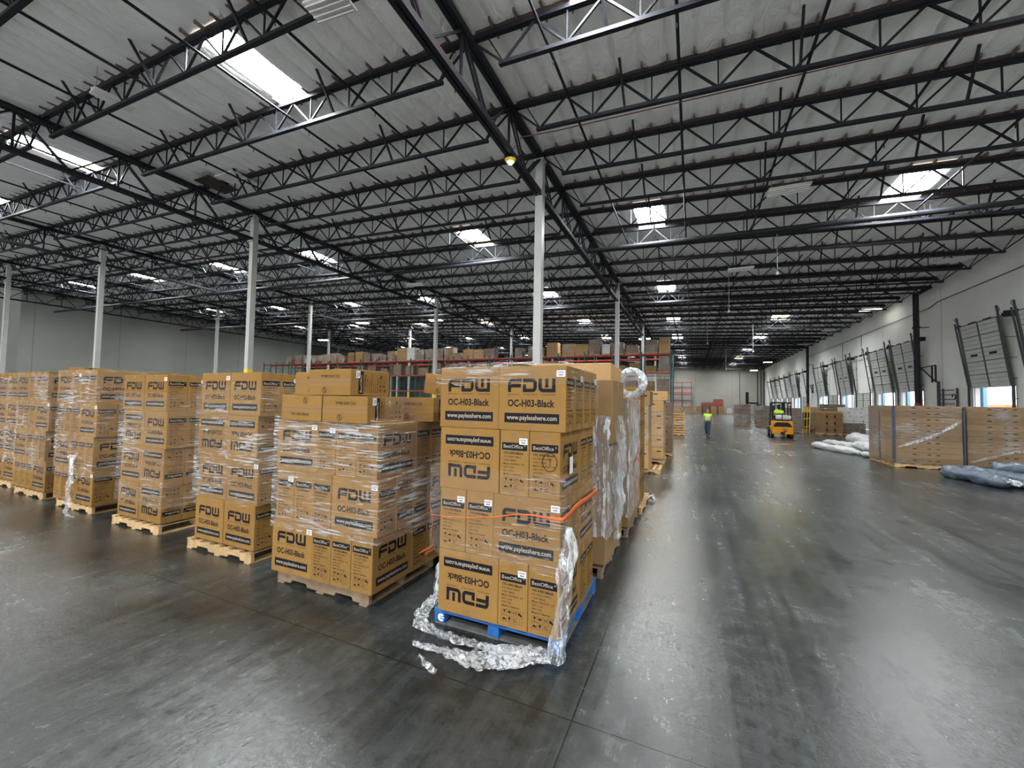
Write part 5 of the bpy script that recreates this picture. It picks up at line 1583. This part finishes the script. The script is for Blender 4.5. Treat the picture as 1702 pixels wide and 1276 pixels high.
mb = MB(); mb.tube([(.17 * math.cos(a), 1.42 + .05 * math.sin(a), 1.22 + .15 * math.sin(a)) for a in [i * 2 * math.pi / 18 for i in range(19)]], .014, 6, cap=False); mb.bar((0, 1.42, 1.22), (0, 1.68, .75), .04)
mb.build('steering_wheel', m_dark, fl)
tk = MB().tube([(-.30, .30, 1.20), (-.24, .30, 1.20), (.24, .30, 1.20), (.34, .30, 1.20)], [.10, .155, .155, .11], 18).build('gas_tank', m_tank, fl, smooth=True)
MB().tube([(.34, .30, 1.20), (.44, .30, 1.20)], .09, 14).build('tank_collar', m_white, tk)
MB().box(-.02, .14, 1.02, .02, .46, 1.37).build('tank_strap', m_black, tk)
MB().box(-.3, .18, 1.0, .34, .42, 1.06).build('tank_bracket', m_black, fl)
MB().tube([(-.05, .9, 2.09), (-.05, .9, 2.19)], [.10, .07], 12).build('beacon', m_white, fl)
MB().box(-.16, .72, 2.09, .12, 1.05, 2.17).build('roof_light', m_white, fl, bevel=.02)
for s in (-1, 1): MB().tube([(s * .40, .50, 1.95), (s * .40, .42, 1.95)], .05, 10).build('work_light', m_white, fl)

d = thing('person', 'forklift driver with dark hair and a yellow vest, seen from behind', 'person', (4.74, 28.92, 0), R(-3))
J = {'pelvis': (0, 0, 1.14, .13, .11), 'waist': (0, -.03, 1.28, .125, .10), 'chest': (0, -.02, 1.48, .15, .11), 'neck0': (0, 0, 1.60, .08, .06), 'neck': (0, .01, 1.66, .048), 'head0': (0, .02, 1.70, .062), 'head1': (0, .03, 1.77, .085), 'head2': (0, .03, 1.84, .07),
     'hipL': (-.10, .05, 1.12, .09), 'kneeL': (-.14, .42, 1.10, .06), 'ankL': (-.14, .52, .72, .04), 'toeL': (-.14, .64, .67, .035),
     'hipR': (.10, .05, 1.12, .09), 'kneeR': (.14, .42, 1.10, .06), 'ankR': (.14, .52, .72, .04), 'toeR': (.14, .64, .67, .035),
     'shL': (-.20, -.01, 1.53, .045), 'elL': (-.27, .14, 1.30, .042), 'wrL': (-.16, .36, 1.30, .030), 'haL': (-.13, .42, 1.31, .03, .02),
     'shR': (.20, -.01, 1.53, .045), 'elR': (.27, .12, 1.30, .042), 'wrR': (.17, .36, 1.28, .030), 'haR': (.14, .42, 1.29, .03, .02)}
body('body', J, d)
face(d, (0, .03, 1.77), (0, 1, 0), (1, 0, 0))
skin('vest', [(0, -.01, 1.20, .165, .14), (0, -.03, 1.34, .155, .13), (0, -.02, 1.50, .175, .135), (0, 0, 1.61, .11, .08), (.19, -.01, 1.55, .088), (.24, .07, 1.43, .070), (-.19, -.01, 1.55, .088), (-.24, .07, 1.43, .070)], [(0, 1), (1, 2), (2, 3), (2, 4), (4, 5), (2, 6), (6, 7)], m_vest, d)
skin('trousers', [(0, .0, 1.14, .145, .12), (-.10, .07, 1.12, .10), (-.14, .42, 1.10, .075), (-.14, .51, .78, .06), (.10, .07, 1.12, .10), (.14, .42, 1.10, .075), (.14, .51, .78, .06)], [(0, 1), (1, 2), (2, 3), (0, 4), (4, 5), (5, 6)], m_dark, d)
skin('hair', [(0, 0, 1.82, .098), (0, -.03, 1.72, .085), (0, -.04, 1.63, .07), (0, .03, 1.86, .06)], [(0, 1), (1, 2), (0, 3)], m_hair, d)
for s in (-.14, .14): skin('shoe', [(s, .52, .69, .05), (s, .68, .66, .04)], [(0, 1)], m_dark, d, sub=1)

# every label is at most sixteen words
for o in C.objects:
    if o.get('label'):
        wds = o['label'].split()
        if len(wds) > 16: print('LONG', len(wds), o['label'])
